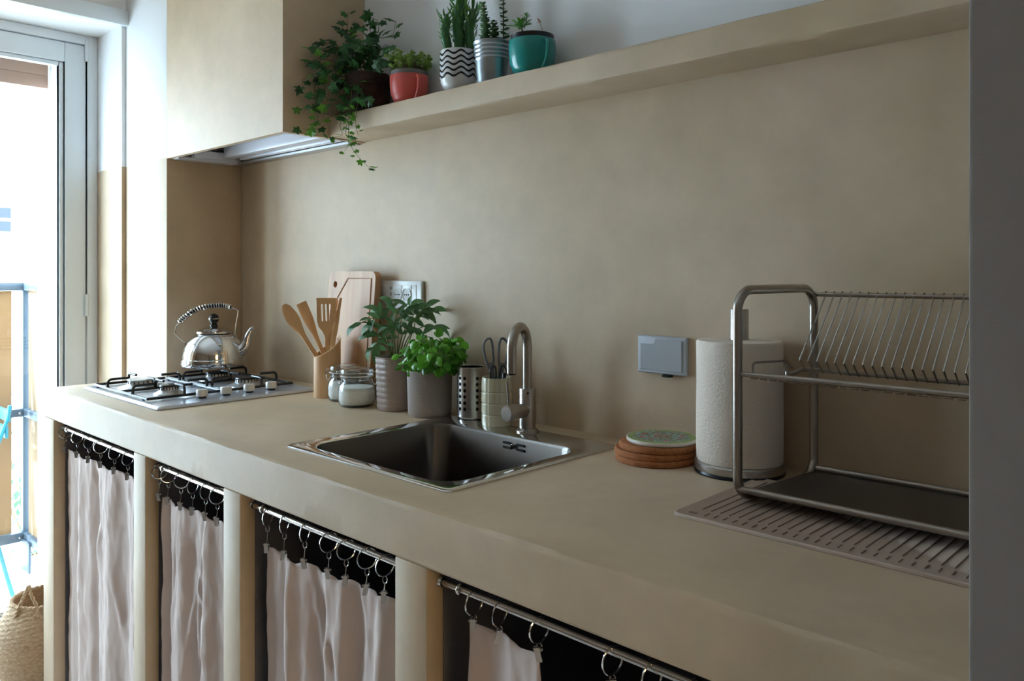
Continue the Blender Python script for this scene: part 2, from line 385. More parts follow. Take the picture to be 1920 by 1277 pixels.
struct('wall_front', box(B(), (-.95,-5.2,FLOOR-.1), (5.7,-5.1,CEZ)), ROOMW, 'white wall facing the kitchen counter', 'wall')
bm = B(); box(bm, (-.378,-1.99,1.338), (-.352,-.279,1.397), .002)
t1 = struct('trim_1', bm, PVC, 'white board across the top of the balcony door opening', 'trim')
part('end_cap', box(B(), (-.378,-.283,1.338), (-.3505,-.2775,1.397)), DARK, t1)
# rough stucco on the outer reveal
st = struct('wall_outer_reveal', box(B(), (-.95,-.436,FLOOR), (-.702,-.43,1.345)), STUCCO, 'rough white stucco reveal outside the balcony door', 'wall')

# balcony door: fixed frame, two glazed leaves
d1 = thing('door_1', (-.66,-.98,FLOOR), 'white glazed balcony door standing in the end wall', 'door'); d1['kind'] = 'structure'
ZT = 1.345
bm = B(); box(bm, (-.70,-.342,FLOOR), (-.635,-.3025,ZT-.001), .003); box(bm, (-.70,-1.947,FLOOR), (-.635,-1.907,ZT-.001), .003); box(bm, (-.70,-1.907,1.308), (-.635,-.342,ZT-.001), .003)
part('door_frame', bm, PVC, d1)
for (y1, y0) in ((-.345,-1.124), (-1.128,-1.904)):
    lf = B()
    ow, iw = .078, .096
    for (a, b) in (((y0,FLOOR+.02),(y0+ow,1.305)), ((y1-ow,FLOOR+.02),(y1,1.305)), ((y0+ow,1.305-ow),(y1-ow,1.305)), ((y0+ow,FLOOR+.02),(y1-ow,FLOOR+.02+ow))):
        box(lf, (-.695,a[0],a[1]), (-.645,b[0],b[1]), .003)
    leaf = part('door_leaf', lf, PVC, d1)
    bd = B()
    for (a, b) in (((y0+ow,FLOOR+.02+ow),(y0+iw,1.305-ow)), ((y1-iw,FLOOR+.02+ow),(y1-ow,1.305-ow)), ((y0+iw,1.305-iw),(y1-iw,1.305-ow)), ((y0+iw,FLOOR+.02+ow),(y1-iw,FLOOR+.02+iw))):
        box(bd, (-.69,a[0],a[1]), (-.656,b[0],b[1]), .006)
    part('glazing_bead', bd, PVC, leaf)
    part('pane', box(B(), (-.674,y0+iw-.004,FLOOR+.02+iw-.004), (-.672,y1-iw+.004,1.305-iw+.004)), PANE, leaf)
for z in (1.24, .2, -.8):
    part('hinge', lathe(B(), [(0,0),(.008,0),(.008,.09),(0,.09)], (-.638,-.344,z), 12), PVC, d1)

# masonry cooker hood and plaster shelf
hood = thing('range_hood', (0,0,.788), 'beige plastered masonry cooker hood above the gas hob', 'hood')
HZ, HY, HX = .788, -.2866, .7935
bm = B(); t = .018
for a, b in (((0.001,HY,HZ),(HX,HY+t,CEZ-.001)), ((HX-t,HY+t,HZ),(HX,-.001,CEZ-.001))): box(bm, a, b)
part('shell', bm, PL, hood)
part('inner_panel', box(B(), (.001,HY+t,HZ+.05), (HX-t,-.001,HZ+.06)), HOODM, hood)
bm = B(); box(bm, (.002,-.042,HZ-.004), (HX-t-.002,-.002,HZ+.004)); part('rear_strip', bm, ALU, hood)
bm = B(); box(bm, (.002,HY+t+.002,HZ-.003), (.05,-.042,HZ+.006)); box(bm, (.05,HY+t+.05,HZ+.005),(.075,-.045,HZ+.03)); part('side_strip', bm, HOODM, hood)
bm = B(); box(bm, (.075,-.11,HZ+.012), (HX-t-.002,-.07,HZ+.05), .002); part('light_bar', bm, HOODM, hood)
bm = B(); box(bm, (.11,-.065,HZ+.006), (HX-t-.03,-.045,HZ+.05), .002); part('filter_rail', bm, HOODM, hood)
def plaster_bar(bm, x0, x1, prof, seed=0, amp=.0015, step=.02):
    """extrude a (y, z) profile along x, edges slightly uneven"""
    n = max(2, int((x1-x0)/step)); R = []
    for i in range(n+1):
        x = x0+(x1-x0)*i/n
        R.append([Vector((x, y+amp*fl*noise.noise((x*9+seed, k*3.1, 0)), z+amp*fl*noise.noise((x*9+seed, k*3.1, 7)))) for k, (y, z, fl) in enumerate(prof)])
    return loops(bm, R)
sh = tag(obj('wall_shelf', plaster_bar(B(), HX+.001, XR-.001, [(-.001,.791,0),(-.124,.791,1),(-.1305,.795,1.4),(-.132,.801,1.4),(-.132,.843,1),(-.1305,.849,1.4),(-.125,.852,1),(-.001,.852,0)], 3), PL, origin=(HX,0,.791)), 'long beige plaster wall shelf carrying the potted plants', 'shelf')

# ------------------------------------------------------------------ masonry counter
YF, TB = -.669, .092
ctr = thing('kitchen_counter', (-.05,-.3,FLOOR), 'long beige plastered masonry kitchen counter with curtained openings', 'counter')
BX0, BX1, BY0, BY1 = 1.335, 1.806, -.553, -.155           # cut-out for the bowl
bm = plaster_bar(B(), -.05, XR-.001, [(BY0,-TB,0),(YF+.003,-TB,0),(YF,-TB+.004,1),(YF,-.05,0),(YF,-.010,.6),(YF,-.006,1),(YF+.0018,-.0018,1.3),(YF+.006,0,1),(YF+.010,0,.6),(YF+.03,0,0),(BY0,0,0)], 9, .002)
box(bm, (-.05,-.286,-TB), (0.0,BY0,0)) 
box(bm, (0.0,-.001,-TB), (BX0,BY0,0)); box(bm, (BX1,-.001,-TB), (XR-.001,BY0,0)); box(bm, (BX0,-.001,-TB), (BX1,BY1,0))
part('worktop', bm, PL, ctr, sharp=30)
EDGES = [(-.05,.051), (.70,.776), (1.20,1.277), (1.807,1.89), (2.66,XR-.001)]
for x0, x1 in EDGES:
    p = part('pillar', box(B(), (x0,YF+.0003,FLOOR), (x1,YF+.036,-TB), .003), PL, ctr)
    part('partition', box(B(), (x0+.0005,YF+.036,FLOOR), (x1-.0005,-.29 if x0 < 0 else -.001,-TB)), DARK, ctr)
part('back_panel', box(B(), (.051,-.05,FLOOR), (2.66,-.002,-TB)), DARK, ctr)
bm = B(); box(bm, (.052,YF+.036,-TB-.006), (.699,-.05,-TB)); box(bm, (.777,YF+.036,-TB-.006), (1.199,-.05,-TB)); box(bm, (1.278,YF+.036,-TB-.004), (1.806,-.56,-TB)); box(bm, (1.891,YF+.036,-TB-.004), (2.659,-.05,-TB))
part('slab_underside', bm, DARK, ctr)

# ------------------------------------------------------------------ curtain rods, rings, curtains
RY, RZ = -.641, -.119
NAMES = ['first opening from the balcony door, beneath the hob', 'narrow second opening from the balcony door', 'third opening, in front of the sink', 'widest opening, beyond the sink']
RN = ['on the rod beneath the hob', 'in the narrow second opening', 'in the opening before the sink', 'in the widest opening']
RINGS = [[(120,110),(145,80),(167,50),(189,130),(215,75),(240,65)], [(299,120),(316,125),(340,140),(362,50),(386,50),(408,110)],
         [(502,38),(533.6,34),(572,40),(617,110),(649.6,115),(688.5,120),(722,105)], [(889,95),(937,80),(1011,105),(1148.6,110),(1222.6,110),(1300,95)]]
for k in range(4):
    x0, x1 = EDGES[k][1], EDGES[k+1][0]
    rd = thing('curtain_rod', ((x0+x1)/2,RY,RZ), 'slim steel tension rod across the ' + NAMES[k], 'curtain rod', 'curtain rods under the worktop')
    bm = B(); tube(bm, [(x0+.012,RY,RZ),(x1-.004,RY,RZ)], .0058, 12); part('tube', bm, NICKEL, rd)
    bm = B(); tube(bm, [(x0+.0005,RY,RZ),(x0+.045,RY,RZ)], .0042, 12); part('thin_tube', bm, NICKEL, rd)
    for xe, sg in ((x0,1), (x1,-1)):
        part('end_cap', lathe(B(), [(0,0),(.008,0),(.0095,.003),(.0075,.008),(0,.009)], (xe+sg*.0005,RY,RZ), 14, (sg,0,0)), CHROME, rd)
    part('collar', lathe(B(), [(.004,-.003),(.0095,-.003),(.0105,0),(.0095,.003),(.004,.003)], (x0+.05,RY,RZ), 14, (1,0,0)), CHROME, rd)
    RX = []; ctop = [(-.187,-.180),(-.197,-.189),(-.199,-.184),(-.166,-.166)][k]
    for i, (u, wd) in enumerate(RINGS[k]):
        x = min(max(aty(u, 900, RY).x, x0+.022), x1-.022); RX.append(x)
        rc = Vector((x, RY, RZ-.0125)); R = .0185
        g = thing('curtain_ring', (x,RY,RZ-.031), ['first','second','third','fourth','fifth','sixth','seventh'][i] + ' steel clip ring from the balcony door side, ' + RN[k], 'curtain ring', 'curtain rings ' + RN[k])
        # the ring's plane turns about the vertical: wide ones face the camera
        ang = math.asin(min(1, wd/140)); ax = (RIGHT*math.sin(ang) + FWD*math.cos(ang)).normalized()
        tube(bm := B(), [rc + ax*R*math.cos(a) + UP*R*math.sin(a) for a in [2*PI*j/22 for j in range(22)]], .0014, 6, closed=True)
        part('ring', bm, CHROME, g)
        bz = rc.z-R
        bm = B(); tube(bm, [(x, RY, bz-.0065)+ Vector() if False else Vector((x,RY,bz-.0065)) + RIGHT*.004*math.cos(a)+UP*.0065*math.sin(a) for a in [2*PI*j/12 for j in range(12)]], .0009, 5, closed=True); part('eyelet', bm, CHROME, g)
        bm = B(); ct = ctop[0]+(ctop[1]-ctop[0])*(x-x0)/(x1-x0); cl = Vector((x,RY-.003,ct+.001)); tube(bm, [(x,RY,bz-.011),(x,RY-.002,ct+.010)], .0010, 5); tl = random.uniform(-.25,.25)
        for s in (-1,1):
            q = [cl + RIGHT*(.0042*a+tl*.01*b) + UP*(.010*b) - FWD*(.0026*s) for a, b in ((-1,-1),(1,-1),(1,1),(-1,1))]
            q2 = [p - FWD*.0011*s for p in q]; loops(bm, [q, q2])
        part('clip', bm, CHROME, g)
        bm = B(); tube(bm, [cl+UP*.007-RIGHT*.007, cl+UP*.007+RIGHT*.007], .0022, 8); part('spring', bm, NICKEL, g)
    RINGS[k] = RX
def curtain(k, xa, xb, zt, lab, freq, amp, seed, droop=None, bottom=-.99, hang=None):
    """cloth hung from its clips: pleats, creases, uneven top edge"""
    RX = [x for x in (hang or RINGS[k])]
    nx, nz = 150, 64; bm = B(); V = []
    for j in range(nz+1):
        row = []
        for i in range(nx+1):
            s = i/nx; x = xa+(xb-xa)*s; t = j/nz
            dn = min(abs(x-r) for r in RX); gap = .5*(xb-xa)/max(1, len(RX)-1)
            top = zt(s) - .010*min(1, dn/gap)**1.5
            if droop: top -= droop(x)
            z = top + (bottom-top)*t**1.1
            ph = 2*PI*freq*s + 1.4*noise.noise((s*3, seed, 0)) + .25*noise.noise((s*2, t*3, seed))
            fold = math.sin(ph)+.35*math.sin(2.3*ph+seed)
            a = amp*(.45+.55*min(1, t*6))
            y = RY+.006 + a*(fold) 
            # diagonal pull creases under the clips
            cr = 0
            for c in range(7):
                rng = random.Random(seed*31+c); cx = rng.uniform(.1,.9); cz = rng.uniform(.02,.55); sl = rng.uniform(-1.0,1.0)*.35; ln = rng.uniform(.1,.22)
                dt = t-cz
                if abs(dt) < ln: cr += math.exp(-((s-cx-sl*dt*2)/.022)**2)*(1-abs(dt)/ln)*.0075*(1 if c % 2 else -1)
            y += cr + .004*noise.noise((x*22, z*9, seed)) + .0022*noise.noise((x*60, z*30, seed+4))
            y = max(y, RY-.022)
            x2 = x + .006*noise.noise((z*7, seed+s*2, 2)) 
            row.append(bm.verts.new((x2, y, z)))
        V.append(row)
    for j in range(nz):
        for i in range(nx): bm.faces.new((V[j][i], V[j][i+1], V[j+1][i+1], V[j+1][i]))
    o = obj('curtain', bm, CLOTH, origin=((xa+xb)/2, RY, bottom), sharp=180)
    md = o.modifiers.new('thickness', 'SOLIDIFY'); md.thickness = .0012
    return tag(o, lab, 'curtain', 'curtains under the worktop')
curtain(0, .075, .690, lambda s: -.187+.007*s, 'pale cotton curtain below the gas hob, first from the balcony door', 3.0, .012, 2)
curtain(1, .806, 1.192, lambda s: -.197+.008*s, 'pale cotton curtain in the narrow second opening from the balcony door', 2.6, .011, 5)
curtain(2, 1.322, 1.800, lambda s: -.199+.015*s, 'pale cotton curtain in front of the sink opening', 3.2, .012, 8)
xe = aty(1011,1200,RY).x
curtain(3, 1.955, 2.60, lambda s: -.166, 'pale cotton curtain sagging between its clips in the widest opening', 3.4, .011, 11,
        droop=lambda x: 0 if x < xe else .20*math.sin(min(1, (x-xe)/(2.24-xe))*PI)**.8 if x < 2.24 else .0)

# ------------------------------------------------------------------ gas hob
hob = thing('gas_hob', (.365,-.336,0), 'pale enamelled four-burner gas hob set on the worktop', 'hob')
HX0, HX1, HY0, HY1 = .075, .655, -.588, -.083
pl = lambda x0,x1,y0,y1,r,z: [Vector((x,y,z)) for x, y in rrect(x0,x1,y0,y1,r,4)]
bm = B(); loops(bm, [pl(HX0+.004,HX1-.004,HY0+.004,HY1-.004,.004,0.0), pl(HX0,HX1,HY0,HY1,.008,.001), pl(HX0,HX1,HY0,HY1,.008,.004), pl(HX0+.006,HX1-.006,HY0+.006,HY1-.006,.008,.0095), pl(HX0+.03,HX1-.03,HY0+.03,HY1-.03,.006,.008)])
part('plate', bm, HOBM, hob)
HTOP = .008
for y in (-.425,-.35,-.275,-.2):
    c = Vector((.575,y,HTOP)); kb = part('knob', lathe(B(), [(0,.006),(.0155,.006),(.017,.008),(.0165,.024),(.015,.026),(0,.026)], c, 24), KNOBM, hob)
    part('collar', lathe(B(), [(0,0),(.0125,0),(.0125,.007),(0,.007)], c, 20), BLACK, kb)
BURN = [(.215,-.455,.043), (.415,-.455,.026), (.215,-.205,.034), (.425,-.205,.034)]
for x, y, r in BURN:
    b = part('burner', lathe(B(), [(0,0),(r*1.75,0),(r*1.7,.003),(r*1.15,.010),(r*1.05,.012),(r*1.05,.019),(r,.022),(0,.022)], (x,y,HTOP-.0005), 36), ALU, hob)
    bm = B(); lathe(bm, [(0,.022),(r*1.02,.022),(r*1.06,.0245),(r*1.0,.028),(r*.5,.030),(0,.030)], (x,y,HTOP), 36)
    part('burner_cap', bm, ALU if r > .04 else IRON, b)
    bm = B()
    for i in range(20):
        a = 2*PI*i/20; p = Vector((x+r*1.055*math.cos(a), y+r*1.055*math.sin(a), HTOP+.018)); d = Vector((math.cos(a), math.sin(a), 0)); e = Vector((-d.y, d.x, 0))
        loops(bm, [[p+e*.0014*s1+UP*.004*s2+d*k for s1, s2 in ((-1,-1),(1,-1),(1,1),(-1,1))] for k in (-.001,.0008)])
    part('flame_slot', bm, DKHOLE, b)
GT = .047
def finger(bm, p, d):
    """upright leaving the frame, bent over towards the burner"""
    p = Vector(p); d = Vector(d); R = .012
    pts = [p, p+UP*(GT-HTOP-.012-R)]
    for k in range(1, 6):
        a = PI/2*k/5; pts.append(p+UP*(GT-HTOP-.012-R+R*math.sin(a))+d*R*(1-math.cos(a)))
    pts.append(p+UP*(GT-HTOP-.012)+d*.062); tube(bm, pts, .0042, 8)
for n, (y0, y1) in enumerate(((-.562,-.334), (-.322,-.096))):
    bm = B(); x0, x1 = .10, .525; z = HTOP+.007
    for a, b in (((x0,y0),(x1,y0)), ((x1,y0),(x1,y1)), ((x1,y1),(x0,y1)), ((x0,y1),(x0,y0)), ((.315,y0),(.315,y1))):
        tube(bm, [(a[0],a[1],z),(b[0],b[1],z)], .0042, 8)
    g = part('grate', bm, IRON, hob)
    for (bx, by, r) in BURN[2*n:2*n+2]:
        L0, R0 = (x0, .315) if bx < .3 else (.315, x1)
        for p, d in (((bx,y0,z),(0,1,0)), ((bx,y1,z),(0,-1,0)), ((L0,by,z),(1,0,0)), ((R0,by,z),(-1,0,0))):
            bm = B(); finger(bm, p, d); part('pan_support', bm, IRON, g)
    bm = B()
    for x in (x0+.03, x1-.03):
        for y in (y0, y1): lathe(bm, [(0,-.007),(.004,-.007),(.004,0),(0,0)], (x,y,z), 8)
    part('rubber_foot', bm, BLACK, g)

# ------------------------------------------------------------------ kettle (on the rear grate)
KC = Vector((.195,-.205,GT+.0072)); 
ket = thing('kettle', KC, 'polished steel kettle with coiled wire handle on the rear of the hob', 'kettle')
K = lambda a, z, f=0: KC + RIGHT*a + FWD*f + UP*z
part('body', lathe(B(), [(0,0),(.100,0),(.106,.003),(.108,.008),(.106,.026),(.103,.028),(.103,.031),(.101,.048),(.096,.066),(.087,.084),(.074,.099),(.060,.110),(.054,.113),(.0,.113)], KC, 64), CHROME, ket)
lid = part('lid', lathe(B(), [(0,.1135),(.0585,.1135),(.0595,.117),(.0585,.121),(.054,.122),(.048,.127),(.036,.133),(.020,.137),(.010,.138),(0,.138)], KC, 48), CHROME, ket)
kn = part('lid_knob', lathe(B(), [(0,.138),(.013,.138),(.013,.142),(.009,.146),(.011,.148)] + [(.0175*math.sin(a), .164-.0175*math.cos(a)) for a in [PI*i/12 for i in range(3,13)]], KC, 28), BLACK, lid)
part('knob_band', lathe(B(), [(.0172,.1622),(.0180,.1622),(.0180,.1655),(.0172,.1655)], KC, 28, closed=True), CHROME, kn)
sp = catmull([K(.076,.050), K(.098,.056), K(.112,.076), K(.119,.102), K(.129,.124), K(.137,.131)], 6); n = len(sp)
bm = B(); tube(bm, sp, [.030-.0225*min(1,(i/(n-1))*1.25)**.8 for i in range(n)], 20); part('spout', bm, CHROME, ket)
bm = B(); tube(bm, [K(-.096,.076), K(-.118,.095), K(-.136,.112), K(-.137,.121), K(-.130,.140), K(-.118,.152)], .0022, 8); hL = part('handle_wire', bm, CHROME, ket)
arc = catmull([K(-.120,.150), K(-.098,.172), K(-.065,.194), K(-.030,.205), K(.005,.210), K(.035,.209), K(.060,.203)], 24)
bm = B(); tube(bm, arc, .0058, 10); hd = part('handle_bar', bm, IRON, ket)
bm = B(); coil = []; nn = len(arc)*4; turns = 22
for i in range(nn):
    t = i/(nn-1)*(len(arc)-1); j = min(int(t), len(arc)-2); p = arc[j].lerp(arc[j+1], t-j); tg = (arc[j+1]-arc[j]).normalized(); nn1 = FWD; n2 = tg.cross(nn1)
    a = 2*PI*turns*i/(nn-1); coil.append(p + (nn1*math.cos(a)+n2*math.sin(a))*.0082)
tube(bm, coil, .0024, 6); part('coil_grip', bm, CHROME, hd)
bm = B(); tube(bm, catmull([K(.060,.203), K(.070,.198), K(.082,.193), K(.084,.183), K(.078,.150), K(.072,.108)], 5), .0022, 8); part('handle_wire', bm, CHROME, ket)
for a, z in ((-.096,.076), (.072,.106)): part('lug', lathe(B(), [(0,-.004),(.005,-.004),(.005,.004),(0,.004)], K(a,z), 12, FWD), CHROME, ket)

# ------------------------------------------------------------------ sink and tap
SX0, SX1, SY0, SY1 = 1.3036, 1.838, -.5786, -.0764
sk = thing('kitchen_sink', (1.57,-.33,0), 'inset stainless steel single-bowl sink in the worktop', 'sink')
IX0, IX1, IY0, IY1 = 1.343, 1.800, -.546, -.165
bm = B(); loops(bm, [pl(SX0,SX1,SY0,SY1,.014,.0002), pl(SX0,SX1,SY0,SY1,.014,.002), pl(SX0+.003,SX1-.003,SY0+.003,SY1-.003,.013,.0042), pl(SX0+.012,SX1-.012,SY0+.012,SY1-.012,.012,.0040), pl(IX0-.004,IX1+.004,IY0-.004,IY1+.004,.054,.0036), pl(IX0,IX1,IY0,IY1,.05,.002)], False, False)
part('rim', bm, POL, sk)
D = -.18
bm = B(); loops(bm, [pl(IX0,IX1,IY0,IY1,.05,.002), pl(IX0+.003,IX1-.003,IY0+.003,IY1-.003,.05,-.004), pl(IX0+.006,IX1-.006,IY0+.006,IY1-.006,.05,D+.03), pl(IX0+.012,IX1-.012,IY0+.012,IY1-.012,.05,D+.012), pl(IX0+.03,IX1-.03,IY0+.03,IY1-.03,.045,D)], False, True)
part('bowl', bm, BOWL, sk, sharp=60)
part('drain', lathe(B(), [(0,.003),(.03,.003),(.038,.0045),(.043,.001),(.043,0),(0,0)], (1.57,-.355,D), 32), CHROME, sk)
ovy = IY1-.0062; ovc = aty(962,837,ovy)
ov = part('overflow', lathe(B(), [(0,0),(.006,0),(.0055,.003),(0,.0045)], (ovc.x,ovy,ovc.z), 16, (0,-1,0)), CHROME, sk)
for sx in (-1,1):
    for sz in (-1,1):
        c = Vector((ovc.x+sx*.021, ovy, ovc.z+sz*.0055))
        bm = B(); plate(bm, rrect(-.012,.012,-.0028,.0028,.0027,3), lambda a, b, d, c=c: c+Vector((a,-d,b)), .0006); part('overflow_slot', bm, DKHOLE, ov)

TC = Vector((1.592,-.108,.0038))
tap = thing('kitchen_tap', TC, 'brushed steel swan-neck mixer tap behind the sink bowl', 'tap')
part('flange', lathe(B(), [(0,0),(.0265,0),(.0265,.004),(.022,.009),(.020,.010),(0,.010)], TC, 32), SATIN, tap)
part('body', lathe(B(), [(0,.01),(.0193,.01),(.0193,.1015),(.0180,.1035),(0,.1035)], TC, 32), SATIN, tap)
be = math.radians(22); sd = Vector((math.sin(be), -math.cos(be), 0)); R = .05; ztop = .262
pts = [TC+UP*.10, TC+UP*.15] + [TC+UP*(ztop-R-.011+R*math.sin(a))+sd*(R-R*math.cos(a)) for a in [PI*i/20 for i in range(21)]] + [TC+sd*2*R+UP*.150]
bm = B(); tube(bm, pts, .0112, 20); part('spout', bm, SATIN, tap)
part('aerator', lathe(B(), [(0,0),(.009,0),(.009,.004),(0,.004)], TC+sd*2*R+UP*.147, 16), DKHOLE, tap)
h0 = TC+UP*.052; hax = Vector((0,-1,0))
part('handle_neck', lathe(B(), [(0,0),(.0165,0),(.0165,.040),(0,.040)], h0, 28, hax), SATIN, tap)
hb = part('handle', lathe(B(), [(0,.0405),(.0185,.0405),(.0185,.070),(.017,.0725),(0,.0725)], h0, 32, hax), SATIN, tap)
lv = h0+hax*.062+UP*.017
bm = B(); tube(bm, [lv, lv+UP*.055+hax*.006], .0037, 12); part('lever', bm, SATIN, hb)
part('set_screw', lathe(B(), [(0,0),(.0025,0),(.0025,.001),(0,.001)], TC+UP*.094+Vector((.72,-.70,0)).normalized()*.0190, 10, (.72,-.70,0)), DKHOLE, tap)

# ------------------------------------------------------------------ wall plates
so = thing('wall_socket', (.98,0,.3), 'white electrical plate with two round sockets on the back wall', 'socket')
def vplate(bm, x0, x1, z0, z1, y0, t, r=.004, bev=0.0015):
    return plate(bm, rrect(x0,x1,z0,z1,r,4), lambda a, b, d: Vector((a, y0-d, b)), t, bev)
part('cover', vplate(B(), .877,1.085,.272,.355,0,.010), WPLASTIC, so)
part('insert', vplate(B(), .884,1.062,.284,.344,-.010,.0012,.002,.0003), WPLASTIC, so)
part('rocker', vplate(B(), .886,.936,.287,.341,-.0112,.0035,.002,.001), WPLASTIC, so)
for i in range(3): part('usb_port', vplate(B(), .9425,.9455,.292+i*.018,.302+i*.018,-.0112,.0004,.0005,0), DKHOLE, so)
for x in (.976,1.020):
    s = part('socket_module', vplate(B(), x-.0215,x+.0215,.287,.341,-.0112,.0012,.002,.0003), WPLASTIC, so)
    part('socket_well', lathe(B(), [(0,0),(.0185,0),(.0185,.0004),(0,.0004)], (x,-.0124,.314), 28, (0,-1,0)), WELL_SHADE, s); part('well_rim', lathe(B(), [(.0205,0),(.0205,.0022),(.0185,.0022),(.0185,0)], (x,-.0124,.314), 28, (0,-1,0), closed=True), WPLASTIC, s)
    for dx in (-.0095,0,.0095): part('pin_hole', lathe(B(), [(0,0),(.0024,0),(.0024,.0007),(0,.0007)], (x+dx,-.0128,.314), 10, (0,-1,0)), DKHOLE, s)
sw = thing('flap_socket', (1.9,0,.2), 'grey covered electrical plate on the wall above the cork coasters', 'socket')
part('cover', vplate(B(), 1.838,1.963,.159,.241,0,.011,.003,.002), SILVERP, sw)
bm = B(); fr = lambda a, b, d: Vector((a, -.011-d, b))
ol = [(1.847,.166),(1.953,.166),(1.953,.2335),(1.886,.2335),(1.884,.227),(1.879,.2235),(1.847,.2235)]
plate(bm, ol, fr, .003, .001); part('flap', bm, SILVERP, sw)
part('latch', box(B(), (1.905,-.016,.153), (1.925,-.002,.159), .001), DKHOLE, sw)

# ------------------------------------------------------------------ cutting board leaning on the wall
BW, BH, BT = .247, .383, .022
bx = .915; yb, yt = -.052, -.0235
ax_up = Vector((0, yt-yb, math.sqrt(BH**2-(yt-yb)**2))).normalized(); ax_n = Vector((1,0,0)).cross(ax_up)   # normal towards the room
bo = Vector((bx-BW, yb, 0.0))
if ax_n.y > 0: ax_n = -ax_n
FB = lambda a, b, d: bo + Vector((1,0,0))*a + ax_up*b + ax_n*d
cb = thing('cutting_board', (bx-BW/2, yb, 0), 'wooden chopping board with a hanging hole leaning against the wall', 'cutting board')
out = rrect(0,BW,0,BH,.022,6); hole = [(.037+.0105*math.cos(2*PI*i/28), BH-.042+.0105*math.sin(2*PI*i/28)) for i in range(28)]
bm = B()
def ring_face(bm, d):
    o = [bm.verts.new(FB(a,b,d)) for a, b in out]; h = [bm.verts.new(FB(a,b,d)) for a, b in hole]
    es = [bm.edges.new((o[i], o[(i+1)%len(o)])) for i in range(len(o))] + [bm.edges.new((h[i], h[(i+1)%len(h)])) for i in range(len(h))]
    bmesh.ops.triangle_fill(bm, edges=es, use_beauty=True); return o, h
o1, h1 = ring_face(bm, 0); o2, h2 = ring_face(bm, BT)
for A, Bq in ((o1,o2),(h1,h2)):
    for i in range(len(A)): bm.faces.new((A[i],A[(i+1)%len(A)],Bq[(i+1)%len(A)],Bq[i]))
part('board', bm, BOARDM, cb)
bm = B(); gp = [(.105,BH-.022),(BW-.02,BH-.022),(BW-.02,.02),(.02,.02),(.02,BH-.125)]
gl = [FB(a,b,BT+.0003) for a, b in gp]; tube(bm, gl+[gl[0]], .0022, 6); part('juice_groove', bm, mk('groove_wood',(176,124,88),.6), cb)

# ------------------------------------------------------------------ bamboo cup and wooden utensils
UC = Vector((.776,-.125,0)); ur = .0405
cup = thing('utensil_cup', UC, 'bamboo cup cut on a slant holding wooden utensils', 'cup')
bm = B(); seg = 40; RO = []
for r, kind in ((ur,'b'),(ur,'t'),(ur-.006,'t'),(ur-.006,'i')):
    ring = []
    for i in range(seg):
        a = 2*PI*i/seg; x, y = r*math.cos(a), r*math.sin(a)
        side = (Vector((x,y,0)).dot((RIGHT*.85+FWD*.5).normalized()))/ur
        zt = .148+.026*side+.014*max(0,side)**3
        ring.append(UC+Vector((x,y,{'b':0,'t':zt,'i':.008}[kind])))
    RO.append(ring)
loops(bm, RO); part('tube', bm, BAMBOO, cup)
def blade(bm, P0, P1, wid, th, holes=None, n=26, bow=0):
    """flat wooden utensil from foot P0 to tip P1; wid(t) half width; faces the camera"""
    P0 = Vector(P0); P1 = Vector(P1); ax = (P1-P0).normalized(); si = ax.cross(-FWD).normalized(); nr = si.cross(ax)
    LL = []
    for i in range(n+1):
        t = i/n; p = P0.lerp(P1, t) + nr*bow*math.sin(PI*t); h = wid(t); k = th(t) if callable(th) else th
        LL.append([p+si*h*c+nr*k*s for c, s in ((-1,-.5),(-.7,-1),(.7,-1),(1,-.5),(1,.5),(.7,1),(-.7,1),(-1,.5))])
    loops(bm, LL); return si, ax, nr
U = lambda u, v, f=0: UC + RIGHT*((u-617)/612) + UP*((744-v)/612*.985) + FWD*f
sm = lambda a, b, x: (lambda t: t*t*(3-2*t))(max(0, min(1, (x-a)/(b-a))))
grp = 'wooden utensils in the bamboo cup'
def utensil(name, lab, foot, tip, wid, th, bow=0):
    bm = B(); blade(bm, foot, tip, wid, th, bow=bow); o = obj(name, bm, BEECH, origin=foot, sharp=50); return tag(o, lab, 'utensil', grp)
utensil('wooden_spoon', 'wooden spoon with narrow oval bowl, leaning furthest out of the bamboo cup', U(630,716,-.012), U(538,569,-.014), lambda t: .0065+.0135*math.sin(PI*sm(.55,1.12,t)) if t < .995 else .006, lambda t: .005-.002*sm(.6,.9,t))
utensil('wooden_turner', 'plain square-ended wooden turner leaning in the bamboo cup', U(631,716,.010), U(566,566,.014), lambda t: .0065+.0095*sm(.5,.85,t), lambda t: .0045-.002*sm(.6,.9,t))
# slotted spatula: blade built round three slots
t0 = U(622,725,-.012); t1 = U(617,556,-.015)
ss = thing('slotted_spatula', t0, 'wooden spatula with three slots standing in the bamboo cup', 'utensil', grp)
ax = (t1-t0).normalized(); si = RIGHT.copy(); nr = -FWD; LL = (t1-t0).length
W = lambda x: .006+.023*sm(.56,.72,x)
bm = B()
def strip(bm, fa, fb, ta, tb, n=12):
    R = []
    for i in range(n+1):
        t = ta+(tb-ta)*i/n; p = t0+ax*LL*t; R.append([p+si*fa(t)+nr*.0025, p+si*fb(t)+nr*.0025, p+si*fb(t)-nr*.0025, p+si*fa(t)-nr*.0025])
    loops(bm, R)
strip(bm, lambda t: -W(t), lambda t: W(t), 0, .74); strip(bm, lambda t: -W(t), lambda t: W(t), .93, 1, 2)
for a, b in ((-.029,-.0165),(-.0105,-.0045),(.0015,.0075),(.0135,.029)): strip(bm, lambda t, a=a: a, lambda t, b=b: b, .74, .93, 2)
part('blade', bm, BEECH, ss)
utensil('wooden_fork', 'slim wooden server seen edge-on beside the slotted spatula', U(614,727,.004), U(634,560,.004), lambda t: .0045+.003*math.sin(PI*t), .004, bow=.008)
